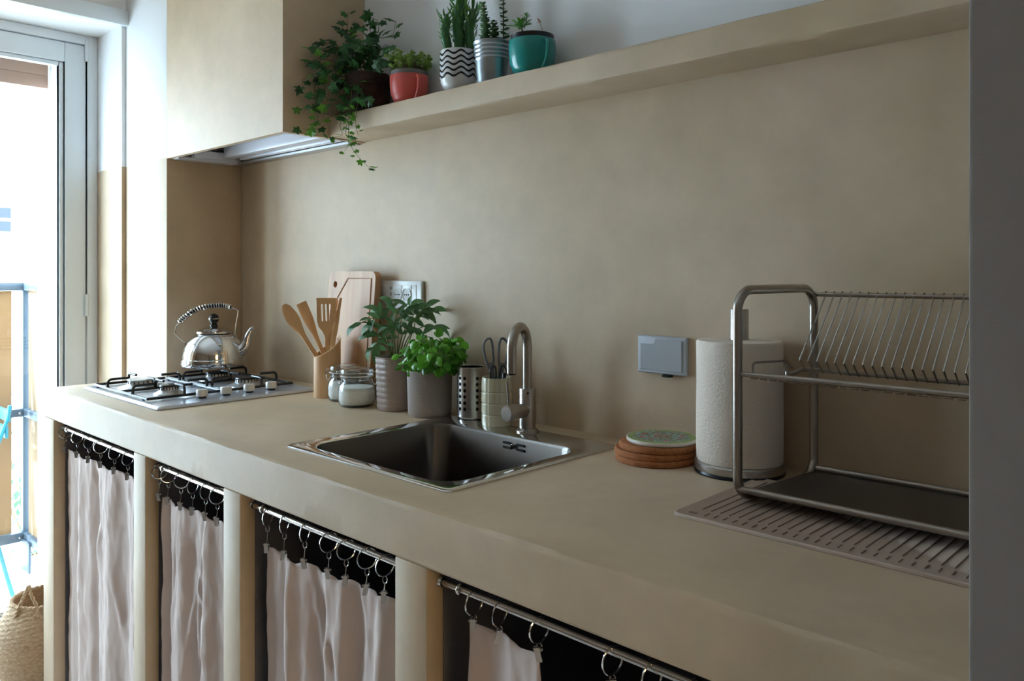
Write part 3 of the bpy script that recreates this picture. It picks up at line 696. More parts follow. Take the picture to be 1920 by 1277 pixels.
utensil('wooden_ladle', 'thin wooden stirrer leaning towards the chopping board in the bamboo cup', U(616,729,-.018), U(643,556,-.006), lambda t: .0042+.004*math.sin(PI*sm(.3,1,t)), .003, bow=.006)
utensil('wooden_scraper', 'short wooden scraper low in the bamboo cup behind the turner', U(612,726,.02), U(618,628,.026), lambda t: .006+.007*sm(.5,.9,t), .003)

# ------------------------------------------------------------------ clip-top jars
def jar(c, H, R, lab, slab):
    c = Vector(c); j = thing('glass_jar', c, lab, 'jar', 'clip-top glass jars')
    pr = [(0,.002),(R*.86,.001),(R*.96,.006),(R,.016),(R,H*.42),(R*.97,H*.52),(R*.88,H*.60),(R*.80,H*.645),(R*.80,H*.72),(R*.86,H*.74),(R*.86,H*.775)]
    inn = [(r-.003, z) for r, z in pr[::-1] if z > .004]
    part('glass_body', lathe(B(), pr+inn[:-1]+[(R*.9,.007),(0,.006)], c, 48), JARG, j)
    part('seal', lathe(B(), [(R*.70,H*.778),(R*.89,H*.778),(R*.89,H*.80),(R*.70,H*.80)], c, 40, closed=True), RUBBER, j)
    part('glass_lid', lathe(B(), [(0,H*.84),(R*.6,H*.84),(R*.70,H*.802),(R*.86,H*.802),(R*.90,H*.83),(R*.90,H*.92),(R*.84,H*.965),(R*.70,H*.985),(R*.62,H*.965),(0,H*.955)], c, 48), JARG, j)
    bm = B()
    for h, r in ((H*.70,R*.815),(H*.885,R*.915)): tube(bm, [c+Vector((r*math.cos(a), r*math.sin(a), h)) for a in [2*PI*i/40 for i in range(40)]], .0013, 6, closed=True)
    cl = part('wire_bail', bm, CHROME, j)
    for s in (-1,1):
        bm = B(); p = lambda a, z: c+RIGHT*s*a+UP*z
        tube(bm, catmull([p(R*.915,H*.885), p(R*1.10,H*.86), p(R*1.12,H*.66), p(R*1.0,H*.56), p(R*.90,H*.60), p(R*.82,H*.70)], 5), .0013, 6); part('clasp', bm, CHROME, cl)
    g = tag(obj('salt', lathe(B(), [(0,.0075),(R*.86,.0085),(R*.955,.018),(R*.955,H*.40),(R*.90,H*.50),(R*.5,H*.52),(0,H*.50)], c, 40), SALT, origin=c+UP*.0075), slab, 'salt', kind='stuff')
jar((.872,-.127,0), .107, .0500, 'clip-top glass jar of white salt beside the bamboo cup', 'white salt filling the jar beside the bamboo cup')
jar((.979,-.160,0), .110, .0525, 'clip-top glass jar of white salt beside the tall ribbed pot', 'white salt filling the jar beside the ribbed pot')

# ------------------------------------------------------------------ plants: leaf meshes shared between copies
def leaf_mesh(name, L, W, shape, m, bend=.3, cup=.15, n=8, k=4, thick=0):
    bm = B(); R = []
    for i in range(n+1):
        t = i/n; h = W*shape(t); a = bend*t; row = []
        ca = L*(math.sin(a*1.0)/a if abs(a) > 1e-4 else 1)*t if False else L*t*math.cos(a*.5); cz = -L*t*math.sin(a*.5)
        for j in range(-k//2, k//2+1):
            s = j/(k/2); row.append(bm.verts.new((ca, h*s, cz + cup*abs(s)*h)))
        R.append(row)
    for A, Bq in zip(R, R[1:]):
        for i in range(len(A)-1): bm.faces.new((A[i], Bq[i], Bq[i+1], A[i+1]))
    bmesh.ops.remove_doubles(bm, verts=bm.verts, dist=1e-7)
    me = bpy.data.meshes.new(name); bm.to_mesh(me); bm.free(); me.shade_smooth(); me.materials.append(m); return me
def ivy_mesh(m):
    bm = B(); pts = [(0,0),(-.18,.22),(-.10,.52),(.22,.34),(.42,.62),(.58,.26),(1.0,0)]
    pts = [(x+.1,y) for x, y in pts]; rim = pts + [(x,-y) for x, y in pts[-2:0:-1]]
    c = bm.verts.new((.38,0,.05)); vs = [bm.verts.new((x,y,-.10*abs(y)*2 - .12*max(0,x-.4))) for x, y in rim]
    for i in range(len(vs)): bm.faces.new((c, vs[i], vs[(i+1)%len(vs)]))
    me = bpy.data.meshes.new('ivy_leaf'); bm.to_mesh(me); bm.free(); me.materials.append(m); return me
def put(name, me, parent, p, d, up=UP, s=1.0, roll=0):
    """leaf pointing along d, upper side towards up"""
    d = Vector(d).normalized(); up = Vector(up); y = up.cross(d)
    if y.length < 1e-3: y = Vector((1,0,0)).cross(d)
    y.normalize(); z = d.cross(y)
    M = Matrix((d, y, z)).transposed().to_4x4() @ Matrix.Rotation(roll, 4, 'X') @ Matrix.Scale(s, 4)
    M.translation = Vector(p) - O[parent.name]
    o = bpy.data.objects.new(name, me); COL.objects.link(o); o.parent = parent; o.matrix_local = M; O[o.name] = O[parent.name]
    return o
rv = lambda s=1: Vector((random.uniform(-s,s), random.uniform(-s,s), random.uniform(-s,s)))

# tall ribbed pot with sage
PC = Vector((1.100,-.118,0))
sg = thing('potted_sage', PC, 'tall taupe ribbed pot of sage beside the glass jars', 'potted plant')
prof = [(0,0),(.0455,0),(.048,.003)]
for i in range(9):
    z = .004+i*.0155; r = .048+.0045*i/9
    prof += [(r,z),(r+.0016,z+.005),(r+.0016,z+.011),(r+.0004,z+.0150)]
prof += [(.0545,.145),(.0545,.1475),(.051,.1475),(.050,.13),(0,.13)]
part('pot', lathe(B(), prof, PC, 56), TAUPE, sg, sharp=60)
part('soil', lathe(B(), [(0,.1305),(.0495,.1305),(.0495,.133),(0,.136)], PC, 30), SOIL, sg)
sageL = [leaf_mesh('sage_leaf', 1, .21, lambda t: math.sin(PI*min(1,t*.97+.03))**.75*(1-.2*t)*(1 if t < 1 else 0), SAGE, b, .25) for b in (.5,1.0,1.5)]
random.seed(21)
SAGEP = [[(735,668),(722,610),(712,585),(690,590),(672,600)], [(738,668),(735,610),(720,580),(716,575)], [(745,668),(748,610),(760,570),(770,560)], [(748,668),(765,610),(790,580),(810,572)],
         [(750,668),(770,620),(800,602),(820,605)], [(738,668),(725,630),(705,640),(697,650)], [(742,668),(740,600),(745,575),(735,560)], [(752,668),(775,615),(783,585),(800,565)], [(745,668),(755,620),(770,590),(778,575)], [(740,668),(728,640),(715,622),(708,620)]]
for si_, pth in enumerate(SAGEP):
    f = [random.uniform(-.03,.02)]*1; dep = [0, f[0]*.4, f[0]*.8, f[0], f[0]*1.1]
    P = [PC + RIGHT*((u-741)/676) + UP*((772-v)/690*.94) + FWD*dep[i] for i, (u, v) in enumerate(pth)]
    cc = catmull(P, 6); bm = B(); tube(bm, cc, [.0019-.0011*i/len(cc) for i in range(len(cc))], 6); part('stem', bm, STEMG, sg)
    n = len(cc)
    for i in range(6, n, 5):
        t = (cc[i]-cc[i-1]).normalized()
        for s in (-1,1):
            d = (RIGHT*s*random.uniform(.3,1) + FWD*random.uniform(-.9,.5) + UP*random.uniform(-.2,.5) + t*.5)
            put('leaf', random.choice(sageL), sg, cc[i], d, UP*.7-FWD*.8, random.uniform(.030,.050)*(.8+.4*i/n), random.uniform(-.5,.5))
    put('leaf', sageL[2], sg, cc[-1], (cc[-1]-cc[-2]).normalized()+UP*.1, UP*.7-FWD*.8, random.uniform(.05,.06), random.uniform(-.3,.3))
for (u, v, du, dv, s) in ((712,640,-14,46,.062),(697,600,-25,10,.045),(705,590,-22,30,.055),(765,565,-30,-30,.055),(790,575,60,25,.055),(800,570,40,40,.05),(775,608,60,30,.06),(735,590,5,30,.05),(718,578,-2,-24,.035),(790,562,40,8,.05),(742,575,-22,35,.045)):
    p = PC + RIGHT*((u-741)/676) + UP*((772-v)/690*.95) - FWD*.015
    put('leaf', random.choice(sageL), sg, p, RIGHT*du-UP*dv-FWD*8, UP-FWD*.7, s, random.uniform(-.3,.3))

# grey fluted pot with basil
PC = Vector((1.240,-.110,0))
bs_ = thing('potted_basil', PC, 'grey fluted pot of bushy green basil beside the perforated steel cup', 'potted plant')
part('pot', lathe(B(), [(0,0),(.054,0),(.0565,.003),(.058,.012),(.0605,.118),(.0605,.121),(.058,.122),(.0565,.105),(0,.105)], PC, 64), GREYPOT, bs_, sharp=60)
part('soil', lathe(B(), [(0,.1055),(.056,.1055),(.056,.108),(0,.111)], PC, 30), SOIL, bs_)
basL = [leaf_mesh('basil_leaf', 1, .36, lambda t: math.sin(PI*t**.8)**.7 if 0 < t < 1 else 0, BASIL, b, -.35) for b in (.3,.8,1.3)]
random.seed(5)
for i in range(16):
    a = random.uniform(0,2*PI); r = random.uniform(.005,.045); p = PC+Vector((r*math.cos(a), r*math.sin(a), .108)); q = PC+Vector((r*1.7*math.cos(a), r*1.5*math.sin(a), random.uniform(.15,.19)))
    bm = B(); tube(bm, [p, p.lerp(q,.5)+rv(.003), q], .0013, 5); part('stem', bm, STEMG, bs_)
n = 0
while n < 285:
    v = rv(1)
    if v.length > 1 or v.length < .62: continue
    q = PC + Vector((0,0,.160)) + RIGHT*.012 + Vector((v.x*.090, v.y*.076, v.z*.058))
    if q.y > -.028 or q.z < .112: continue
    d = Vector((v.x*.7, v.y*.7, -.35)) + rv(.6)
    put('leaf', random.choice(basL), bs_, q, d, UP*.5+v*.8-FWD*.5, random.uniform(.018,.032), random.uniform(-.9,.9)); n += 1
for (u, v, du, dv, s) in ((835,690,5,45,.045),(840,660,3,20,.04),(765,665,-30,10,.034),(770,685,-25,12,.03),(845,630,-10,-20,.04),(800,640,-30,15,.045),(880,640,20,15,.04),(862,650,25,5,.04),(815,655,20,10,.045)):
    p = PC + RIGHT*((u-817)/707) + UP*((785-v)/720) - FWD*.062
    put('leaf', random.choice(basL), bs_, p, RIGHT*du-UP*dv-FWD*10, UP*.6-FWD, s*.68)

# ------------------------------------------------------------------ perforated steel cup, tiled cup, scissors
SC = Vector((1.366,-.0785,.0042)); sr = .0350; shh = .132
scp = thing('cutlery_holder', SC, 'perforated stainless steel cup beside the basil pot', 'cup')
bm = B(); ncol = 26; rows = [.018]+[.018+.0165*(i+1) for i in range(6)]; zs = [0,.004,.009,.018]; HN = 12
P = lambda a, z, r=sr: SC+Vector((r*math.cos(a), r*math.sin(a), z))
view_a = math.atan2(CAM.y-SC.y, CAM.x-SC.x); cellz = [.0195+.0157*i for i in range(7)]; NN = 8
HA = [-77,-52,-27,28,53,78,133,158,183]; spans = []
for h in HA: spans.append((h-12.5, h+12.5, True))
for a0, a1 in ((-14.5,15.5),(90.5,120.5),(195.5,270.5)):
    k = int((a1-a0)/7.5)
    for i in range(k): spans.append((a0+(a1-a0)*i/k, a0+(a1-a0)*(i+1)/k, False))
def cell(bm, a0, a1, z0, z1, hole, r):
    m = 6
    bd = [(a0+(a1-a0)*k/m, z0) for k in range(m)] + [(a1, z0+(z1-z0)*k/m) for k in range(m)] + [(a1-(a1-a0)*k/m, z1) for k in range(m)] + [(a0, z1-(z1-z0)*k/m) for k in range(m)]
    if not hole:
        n_ = max(1, round((a1-a0)/math.radians(5)))
        for k in range(n_):
            b0, b1 = a0+(a1-a0)*k/n_, a0+(a1-a0)*(k+1)/n_; bm.faces.new([bm.verts.new(P(a,z,r)) for a, z in ((b0,z0),(b1,z0),(b1,z1),(b0,z1))])
        return
    ov_ = [bm.verts.new(P(a,z,r)) for a, z in bd]; ca, cz = (a0+a1)/2, (z0+z1)/2; hv = []
    for a, z in bd:
        an = math.atan2((z-cz), (a-ca)*sr); hv.append(bm.verts.new(P(ca+.0044*math.cos(an)/sr, cz+.0044*math.sin(an), r)))
    L_ = len(bd)
    for i in range(L_): bm.faces.new((ov_[i], ov_[(i+1)%L_], hv[(i+1)%L_], hv[i]))
for r, nm in ((sr,'outer_wall'),(sr-.0009,'inner_wall')):
    bm = B()
    for a0, a1, hole in spans:
        A0, A1 = view_a-math.radians(a0)*-1, view_a-math.radians(a1)*-1
        for i in range(6): cell(bm, A0, A1, cellz[i], cellz[i+1], hole, r)
        for z0, z1 in ((.006,cellz[0]),(cellz[-1],shh)): cell(bm, A0, A1, z0, z1, False, r)
    o = part(nm, bm, STEEL, scp, sharp=180, recalc=False)
    me = o.data; me.normals_split_custom_set_from_vertices([Vector((v.co.x, v.co.y, 0)).normalized()*(1 if r == sr else -1) for v in me.vertices])
    if r != sr: me.flip_normals()
part('lip', lathe(B(), [(sr-.0012,shh-.001),(sr+.0006,shh-.001),(sr+.0008,shh+.0006),(sr-.0002,shh+.0014),(sr-.0012,shh+.0006)], SC, 56, closed=True), STEEL, scp)
part('cup_base', lathe(B(), [(0,.001),(sr-.003,.001),(sr,.006),(sr-.001,.0062),(0,.004)], SC, 40), STEEL, scp)
part('foot_ring', lathe(B(), [(0,0),(sr-.002,0),(sr-.002,.0012),(0,.0012)], SC, 40), BLACK, scp)

TCU = Vector((1.476,-.094,.0042)); tr = .0378
tc_ = thing('ceramic_cup', TCU, 'cream tile-embossed ceramic cup holding scissors behind the tap lever', 'cup')
def tile_prof(z):
    return tr*(.965+.04*math.sin(PI*min(1,max(0,(z/.116))))**.6)
bm = B(); segs = 96; R = []
zz = [0,.001]+[.002+.0012*i for i in range(94)]+[.115,.1165]
for z in zz:
    ring = []
    for i in range(segs):
        a = 2*PI*i/segs; r = tile_prof(z)
        gz = min(abs(z-h) for h in (.0275,.055,.0825)); ga = abs(((a/(2*PI)*8+.35) % 1)-.5)*2*PI*r/8
        g = max(0, 1-gz/.0024, 1-(ga)/.0024); ring.append(TCU+Vector(((r-.0017*g)*math.cos(a), (r-.0017*g)*math.sin(a), z)))
    R.append(ring)
for r, z in ((tr-.002,.1175),(tr-.005,.1165),(tr-.005,.008)): R.append([TCU+Vector((r*math.cos(2*PI*i/segs), r*math.sin(2*PI*i/segs), z)) for i in range(segs)])
loops(bm, R); part('cup', bm, CERAM, tc_, sharp=60)
def scissors(name, lab, c, zh, s, m, lean, yawv):
    """two finger loops on shanks, blades down in the cup"""
    c = Vector(c); g = thing(name, c, lab, 'scissors')
    si = yawv.normalized(); tilt = lambda a, z: c + si*(a+lean*z) + UP*z
    for q in (-1,1):
        lo = catmull([tilt(q*(.006)*s, zh), tilt(q*.0075*s, zh+.040*s), tilt(q*.012*s, zh+.054*s), tilt(q*.020*s, zh+.053*s), tilt(q*.0275*s, zh+.040*s), tilt(q*.025*s, zh+.018*s), tilt(q*.019*s, zh-.006*s), tilt(q*.012*s, zh-.014*s)], 6, closed=True)
        bm = B(); tube(bm, lo, .0028*s, 8, closed=True); hd_ = part('handle', bm, m, g)
        sh = [tilt(q*.005*s, zh+.002*s), tilt(q*.020*s, zh+.000*s), tilt(q*.012*s, zh-.035*s), tilt(q*.002*s, zh-.045*s)]
        bm = B(); loops(bm, [[p-FWD*.003*s for p in sh], [p+FWD*.003*s for p in sh]]); part('shank', bm, m, g)
        bl = [tilt(q*.002*s, zh-.040*s), tilt(q*.011*s, zh-.040*s), tilt(q*.006*s, zh-.115*s*.72), tilt(q*.002*s, zh-.125*s*.72)]
        bm = B(); loops(bm, [[p-FWD*.001 for p in bl], [p+FWD*.001 for p in bl]]); part('blade', bm, POL, g)
    part('pivot', lathe(B(), [(0,-.0045),(.003*s,-.0045),(.003*s,.0045),(0,.0045)], tilt(0, zh-.03*s), 10, FWD), CHROME, g)
scissors('kitchen_scissors', 'grey-handled scissors standing upright in the cream cup', TCU+Vector((-.006,.008,.008)), .150-.008, 1.12, SCISS, -.02, RIGHT)
scissors('small_scissors', 'black-handled scissors sunk low in the cream cup', TCU+Vector((.006,-.010,.009)), .104-.008, .74, BLACK, .05, RIGHT+FWD*.2)
bm = B(); box(bm, TCU+Vector((.012,.006,.010)), TCU+Vector((.019,.012,.128)), .002)
tag(obj('peeler', bm, BLACK, origin=TCU+Vector((.015,.009,.010))), 'small black tool handle beside the scissors in the cream cup', 'tool')

# ------------------------------------------------------------------ coasters, trivet, paper roll
CC = Vector((1.955,-.118,0)); z = 0
for i, (dx, dy, r, lab) in enumerate(((.002,0,.0825,'round cork coaster at the bottom of the stack on the worktop'), (-.001,.002,.0832,'round cork coaster in the middle of the stack'), (.004,.004,.079,'round cork coaster directly under the patterned trivet'))):
    c = CC+Vector((dx,dy,z)); h = .0125
    tag(obj('cork_coaster', lathe(B(), [(0,0),(r-.003,0),(r-.0005,.002),(r,.006),(r-.001,h-.003),(r-.004,h),(0,h)], c, 56), CORK, origin=c), lab, 'coaster', 'cork coasters in a stack'); z += h
c = CC+Vector((.010,.010,z)); r = .0715
tv = thing('ceramic_trivet', c, 'round ceramic trivet with green flower print on top of the cork coasters', 'trivet')
part('tile', lathe(B(), [(0,0),(r-.003,0),(r,.003),(r,.0075),(r-.001,.0088),(0,.0088)], c, 64), mk('trivet_white',(216,206,192),.4), tv)
part('printed_face', lathe(B(), [(0,.0088),(r-.0025,.0088),(r-.003,.0093),(0,.0093)], c, 64), TRIV, tv)

RC = Vector((2.127,-.0895,0))
ph = thing('paper_towel_holder', RC, 'steel paper towel stand with round base behind the dish rack frame', 'holder')
part('foot', lathe(B(), [(0,0),(.084,0),(.085,.003),(.083,.007),(0,.007)], RC, 64), BLACK, ph)
part('base', lathe(B(), [(0,.007),(.0835,.007),(.0845,.009),(.0845,.020),(.082,.0225),(0,.0225)], RC, 64), STEEL, ph)
pc = part('pole', lathe(B(), [(0,.0225),(.0175,.0225),(.0175,.310),(.0165,.3115),(0,.3115)], RC, 32), STEEL, ph)
hp = (CAM-RC); hp.z = 0; hp.normalize(); hp = Matrix.Rotation(-.55,3,'Z') @ hp
part('pole_hole', lathe(B(), [(0,0),(.0022,0),(.0022,.0008),(0,.0008)], RC+hp*.0172+UP*.285, 10, hp), DKHOLE, pc)
bm = B(); R0 = .0805; lathe(bm, [(.0205,.0002),(R0-.002,.0002),(R0,.003),(R0+.0006,.07),(R0-.0004,.15),(R0,.2255),(R0-.0025,.229),(.045,.2305),(.0205,.230)], RC+UP*.0225, 72, closed=True)
rl = thing('paper_towel_roll', RC+UP*.0225, 'big white paper towel roll on the steel stand', 'paper roll')
part('paper', bm, PAPER, rl)
part('core_tube', lathe(B(), [(.0192,.0005),(.0204,.0005),(.0204,.2300),(.0192,.2300)], RC+UP*.0225, 32, closed=True), mk('cardboard',(170,140,110),.9), rl)

# ------------------------------------------------------------------ drying mat and dish rack
MX0, MX1, MY0, MY1 = 2.182, 2.655, -.417, -.125
mt = thing('drying_mat', (2.42,-.3,0), 'taupe silicone drying mat with long grooves under the dish rack', 'mat')
bm = B(); loops(bm, [pl(MX0+.001,MX1-.001,MY0+.001,MY1-.001,.014,0), pl(MX0,MX1,MY0,MY1,.015,.001), pl(MX0,MX1,MY0,MY1,.015,.0045), pl(MX0+.0015,MX1-.0015,MY0+.0015,MY1-.0015,.014,.0056), pl(MX0+.0045,MX1-.0045,MY0+.0045,MY1-.0045,.012,.0054), pl(MX0+.006,MX1-.006,MY0+.006,MY1-.006,.011,.0042)])
part('sheet', bm, MATM, mt)
cx, cy = 2.2085, -.3925; bm = B(); plate(bm, rrect(-.0075,.0075,-.0045,.0045,.004,4), lambda a, b, d: Vector((cx+a,cy+b,.0042+d)), .0003); part('hanging_hole', bm, MATG, mt)
nrib = 28
for i in range(nrib):
    x = 2.2105+.0158*i
    if x > MX1-.012: break
    bm = B(); box(bm, (x-.0010,-.368,.0042), (x+.0010,-.145,.0052), .0003, 1); part('rib', bm, MATG, mt)
    if i >= 1:
        bm = B(); box(bm, (x-.0010+.004,-.396,.0042), (x+.0010+.004,-.381,.0052), .0003, 1); part('short_rib', bm, MATG, mt)

RX0, RX1, RYF, RYB = 2.236, 2.640, -.302, -.072; SK = .125          # the end frames stand slightly askew
rk = thing('dish_rack', ((RX0+RX1)/2,-.19,.0056), 'two-tier steel dish drying rack standing on the drying mat', 'dish rack')
sx = lambda y: (y-RYF)*SK
for x in (RX0, RX1):
    pts = [Vector((x+sx(a), a, b)) for a, b in rrect(RYF,RYB,.0135,.353,.036,8)]
    bm = B(); tube(bm, pts, .0078, 14, closed=True); part('end_frame', bm, SATIN, rk)
def rail(name, y, z, r): bm = B(); tube(bm, [(RX0+sx(y),y,z),(RX1+sx(y),y,z)], r, 12); part(name, bm, SATIN, rk)
rail('tray_rail', RYF+.003, .0285, .0058); rail('tray_rail', RYB-.003, .0285, .0058); rail('top_rail', RYB-.001, .342, .0042); rail('front_rail', RYF+.002, .2165, .0046)
bm = B(); ya, yb_ = RYF+.006, RYB-.006; q = [Vector((x+sx(y), y, .0235)) for x, y in ((RX0+.008,ya),(RX1-.008,ya),(RX1-.008,yb_),(RX0+.008,yb_))]; loops(bm, [q, [p+UP*.0013 for p in q]]); part('perforated_tray', bm, TRAYM, rk)
YM, ZM = -.158, .2155; XM = RX0+sx(YM)
bm = B(); tube(bm, catmull([(XM+.012,YM-.030,ZM-.007),(XM+.018,YM-.016,ZM-.007),(XM+.027,YM-.002,ZM-.001),(XM+.042,YM,ZM),(XM+.08,YM,ZM),(RX1+sx(YM),YM,ZM)], 6), .0040, 8); part('middle_rail', bm, SATIN, rk)
bm = B(); tube(bm, [(RX0+.026,RYF+.002,.2165),(RX0+.026,RYF+.002,.234),(RX0+.027,RYF+.008,.2365),(XM+.010,YM-.03,.231),(XM+.014,YM-.01,ZM)], .0019, 6); part('side_wire', bm, SATIN, rk)
bm = B(); tube(bm, [Vector((XM+.014,YM-.036,ZM-.003))+Vector((0,.005*math.cos(a),.010*math.sin(a))) for a in [2*PI*i/14 for i in range(14)]], .0018, 6, closed=True); part('hook_loop', bm, SATIN, rk)
x = 2.288
while x < RX1:
    bm = B(); tube(bm, [(x,RYB-.003,.348),(x,RYB-.003,.341),(x,YM-.0245,.2365),(x,YM-.0265,.234),(x,YM,.2115)], .00155, 6); part('plate_wire', bm, NICKEL, rk); x += .0148
for i in range(24):
    x = RX0+.022+.0158*i; bm = B(); tube(bm, [(x,RYF+.0035,.2110),(x+.011,RYF+.0035,.2110)], .0018, 6); part('wire_end', bm, NICKEL, rk)

# ------------------------------------------------------------------ plants on the shelf
SZ = .852
# coral mug with sedum
def mug(name, lab, c, R, H, m, hdir, prof):
    c = Vector(c); g = thing(name, c, lab, 'potted plant')
    part('mug', lathe(B(), [(r*R, z*H) for r, z in prof], c, 56), m, g, sharp=60)
    hdir = Vector(hdir).normalized(); p = lambda a, z: c+hdir*R*a+UP*H*z
    bm = B(); tube(bm, catmull([p(.95,.84), p(1.12,.88), p(1.27,.78), p(1.28,.56), p(1.14,.32), p(.86,.16)], 8), [.0046]*41, 10); part('handle', bm, m, g)
    return g
MUGP = [(0,0),(.55,0),(.64,.03),(.80,.14),(.92,.32),(.98,.54),(1.0,.76),(1.0,.98),(.985,1.0),(.95,.99),(.95,.80),(0,.80)]
hd = (CAM-Vector((1.1,-.07,0))); hd.z = 0; hd.normalize()
cm = mug('sedum_mug', 'coral mug planted with fine green sedum beside the ivy basket', (1.105,-.071,SZ), .0545, .080, CORAL, Matrix.Rotation(.38,3,'Z') @ hd, MUGP)
c = Vector((1.105,-.071,SZ)); part('inner_pot', lathe(B(), [(0,.064),(.050,.064),(.051,.092),(.049,.093),(.046,.092),(.046,.084),(0,.084)], c, 40), mk('grey_pot_plastic',(120,116,116),.6), cm)
random.seed(3); bm = B()
def rosette(bm, p, ax, r, n=6, layers=2):
    ax = ax.normalized(); e1 = ax.cross(Vector((.3,.5,.8))).normalized(); e2 = ax.cross(e1)
    for l in range(layers):
        for i in range(n):
            a = 2*PI*(i+.5*l)/n; d = (e1*math.cos(a)+e2*math.sin(a))*(1-.25*l)+ax*(.35+.6*l); s = d.cross(ax).normalized()
            q = p+d*r; v = [bm.verts.new(x) for x in (p, p+d*r*.55+s*r*.3+ax*r*.05, q, p+d*r*.55-s*r*.3+ax*r*.05)]; bm.faces.new(v)
for i in range(200):
    a = random.uniform(0,2*PI); rr = .050*math.sqrt(random.random()); base = c+Vector((rr*math.cos(a), rr*math.sin(a), .086))
    top = base+Vector((rr*.25*math.cos(a)/.05*.05, rr*.25*math.sin(a), random.uniform(.012,.052)))+rv(.004)
    if top.y > -.006: continue
    rosette(bm, top, UP+rv(.5), random.uniform(.0065,.0095))
o = part('sedum_foliage', bm, SEDUM, cm); o['kind'] = 'stuff'
bm = B()
for i in range(60):
    a = random.uniform(0,2*PI); rr = .044*math.sqrt(random.random()); p = c+Vector((rr*math.cos(a), rr*math.sin(a), .084)); tube(bm, [p, p+UP*.03+rv(.004)], .0009, 4)
o = part('sedum_stems', bm, STEMB, cm); o['kind'] = 'stuff'

# white pot with black waves and cactus
c = Vector((1.320,-.080,SZ)); wp = thing('cactus_pot', c, 'white pot with black wavy stripes holding a leafy cactus', 'potted plant')
prof = [(0,0),(.026,0),(.030,.002),(.040,.012),(.046,.024),(.0485,.040),(.0490,.070),(.0480,.104),(.0470,.107),(.0450,.106),(.0440,.098),(0,.098)]
part('pot', lathe(B(), prof, c, 64), mk('white_glaze',(220,218,216),.2), wp, sharp=60)
for i in range(5):
    z0 = .038+i*.0145; bm = B(); R = []
    for k in range(120):
        a = 2*PI*k/120; z = z0+.0044*math.sin(8*a); rr = .0488 if z < .075 else .0490-(z-.07)*.03
        rr += .0004; tz = .0028
        R.append([c+Vector((rr*math.cos(a), rr*math.sin(a), z-tz)), c+Vector((rr*math.cos(a), rr*math.sin(a), z+tz))])
    vs = [[bm.verts.new(p) for p in q] for q in R]
    for k in range(120): j = (k+1) % 120; bm.faces.new((vs[k][0], vs[j][0], vs[j][1], vs[k][1]))
    part('wave_stripe', bm, mk('black_glaze_%d' % i,(24,24,28),.25) if i == 0 else MATS['black_glaze_0'], wp)
part('soil', lathe(B(), [(0,.0985),(.044,.0985),(.044,.103),(0,.106)], c, 30), mk('red_gravel',(110,72,54),.9,bump=.8,bs=200), wp)
spk = leaf_mesh('cactus_spike', 1, .12, lambda t: (math.sin(PI*(.12+.88*t))**.6 if t < 1 else 0), CACTL, -.5, -.9, 6, 4)
random.seed(12)
for (a0, f0, h, r, ls) in ((-.030,-.012,.105,.0115,.026), (.000,.004,.165,.0155,.038), (.027,-.004,.125,.0120,.036)):
    p = c+RIGHT*a0+FWD*f0+UP*.098; top = p+UP*h+RIGHT*(a0*.22+.004)
    cc = [p.lerp(top, k/10)+RIGHT*.003*math.sin(k*.9) for k in range(11)]
    bm = B(); tube(bm, cc, [r*(.82+.22*math.sin(PI*min(1,k/10*.9+.1)))*(1 if k < 9 else .8 if k == 9 else .35) for k in range(11)], 14); st_ = part('cactus_stem', bm, CACT, wp, sharp=80)
    nl = int(h/.0030)
    for k in range(nl):
        t = .12+.88*(k/nl)**.8; q = p.lerp(top, t); a = k*2.4; d = Vector((math.cos(a), math.sin(a), 0)); 
        put('cactus_leaf', spk, wp, q+d*r*.8, d+UP*random.uniform(.5,1.3), UP, ls*random.uniform(.6,1.15)*(.35+.65*t))
# zinc bucket with stacked crassula
c = Vector((1.443,-.078,SZ)); zb = thing('zinc_bucket', c, 'zinc bucket with ridged bands planted with stacked succulents', 'potted plant')
prof = [(0,0),(.036,0),(.037,.002)]
for i in range(30):
    z = .004+i*.0033; r = .0365+.0088*z/.102; prof.append((r+(.0016 if i in (18,21,24,27) else 0), z))
prof += [(.0460,.102),(.0475,.104),(.0475,.1065),(.0455,.107),(.0445,.104),(.0440,.096),(0,.096)]
part('bucket', lathe(B(), prof, c, 56), ZINC, zb, sharp=50)
part('soil', lathe(B(), [(0,.0965),(.0435,.0965),(.0435,.100),(0,.103)], c, 30), SOIL, zb)
random.seed(9)
for (a0, f0, h, w, dens, mm) in ((-.020,-.004,.110,.0175,.0076,CRAS), (.002,.006,.068,.0165,.0072,CRAS), (.029,.000,.120,.0165,.0105,CRAS)):
    bm = B(); p = c+RIGHT*a0+FWD*f0+UP*.098; z = 0; k = 0
    while z < h:
        s = w*(1-.45*(z/h)**2)*random.uniform(.88,1.1); q = p+UP*z+RIGHT*.004*math.sin(z*40)
        for i in range(4 if dens < .01 else 2):
            a = k*PI/4+i*PI/2 if dens < .01 else k*PI/2+i*PI; d = Vector((math.cos(a), math.sin(a), .28)); e = Vector((-math.sin(a), math.cos(a), 0))
            LL = [[q+d*s*t+e*s*wd*cs+UP*s*th*sn for cs, sn in ((1,0),(0,1),(-1,0),(0,-1))] for t, wd, th in ((0,.30,.10),(.35,.52,.13),(.75,.36,.10),(1.0,.05,.03))]; loops(bm, LL)
        z += dens; k += 1
    o = part('succulent_column', bm, mm, zb, sharp=60); 
    bm = B(); tube(bm, [p, p+UP*h*.97], .0016, 6); part('stem', bm, STEMB, zb)
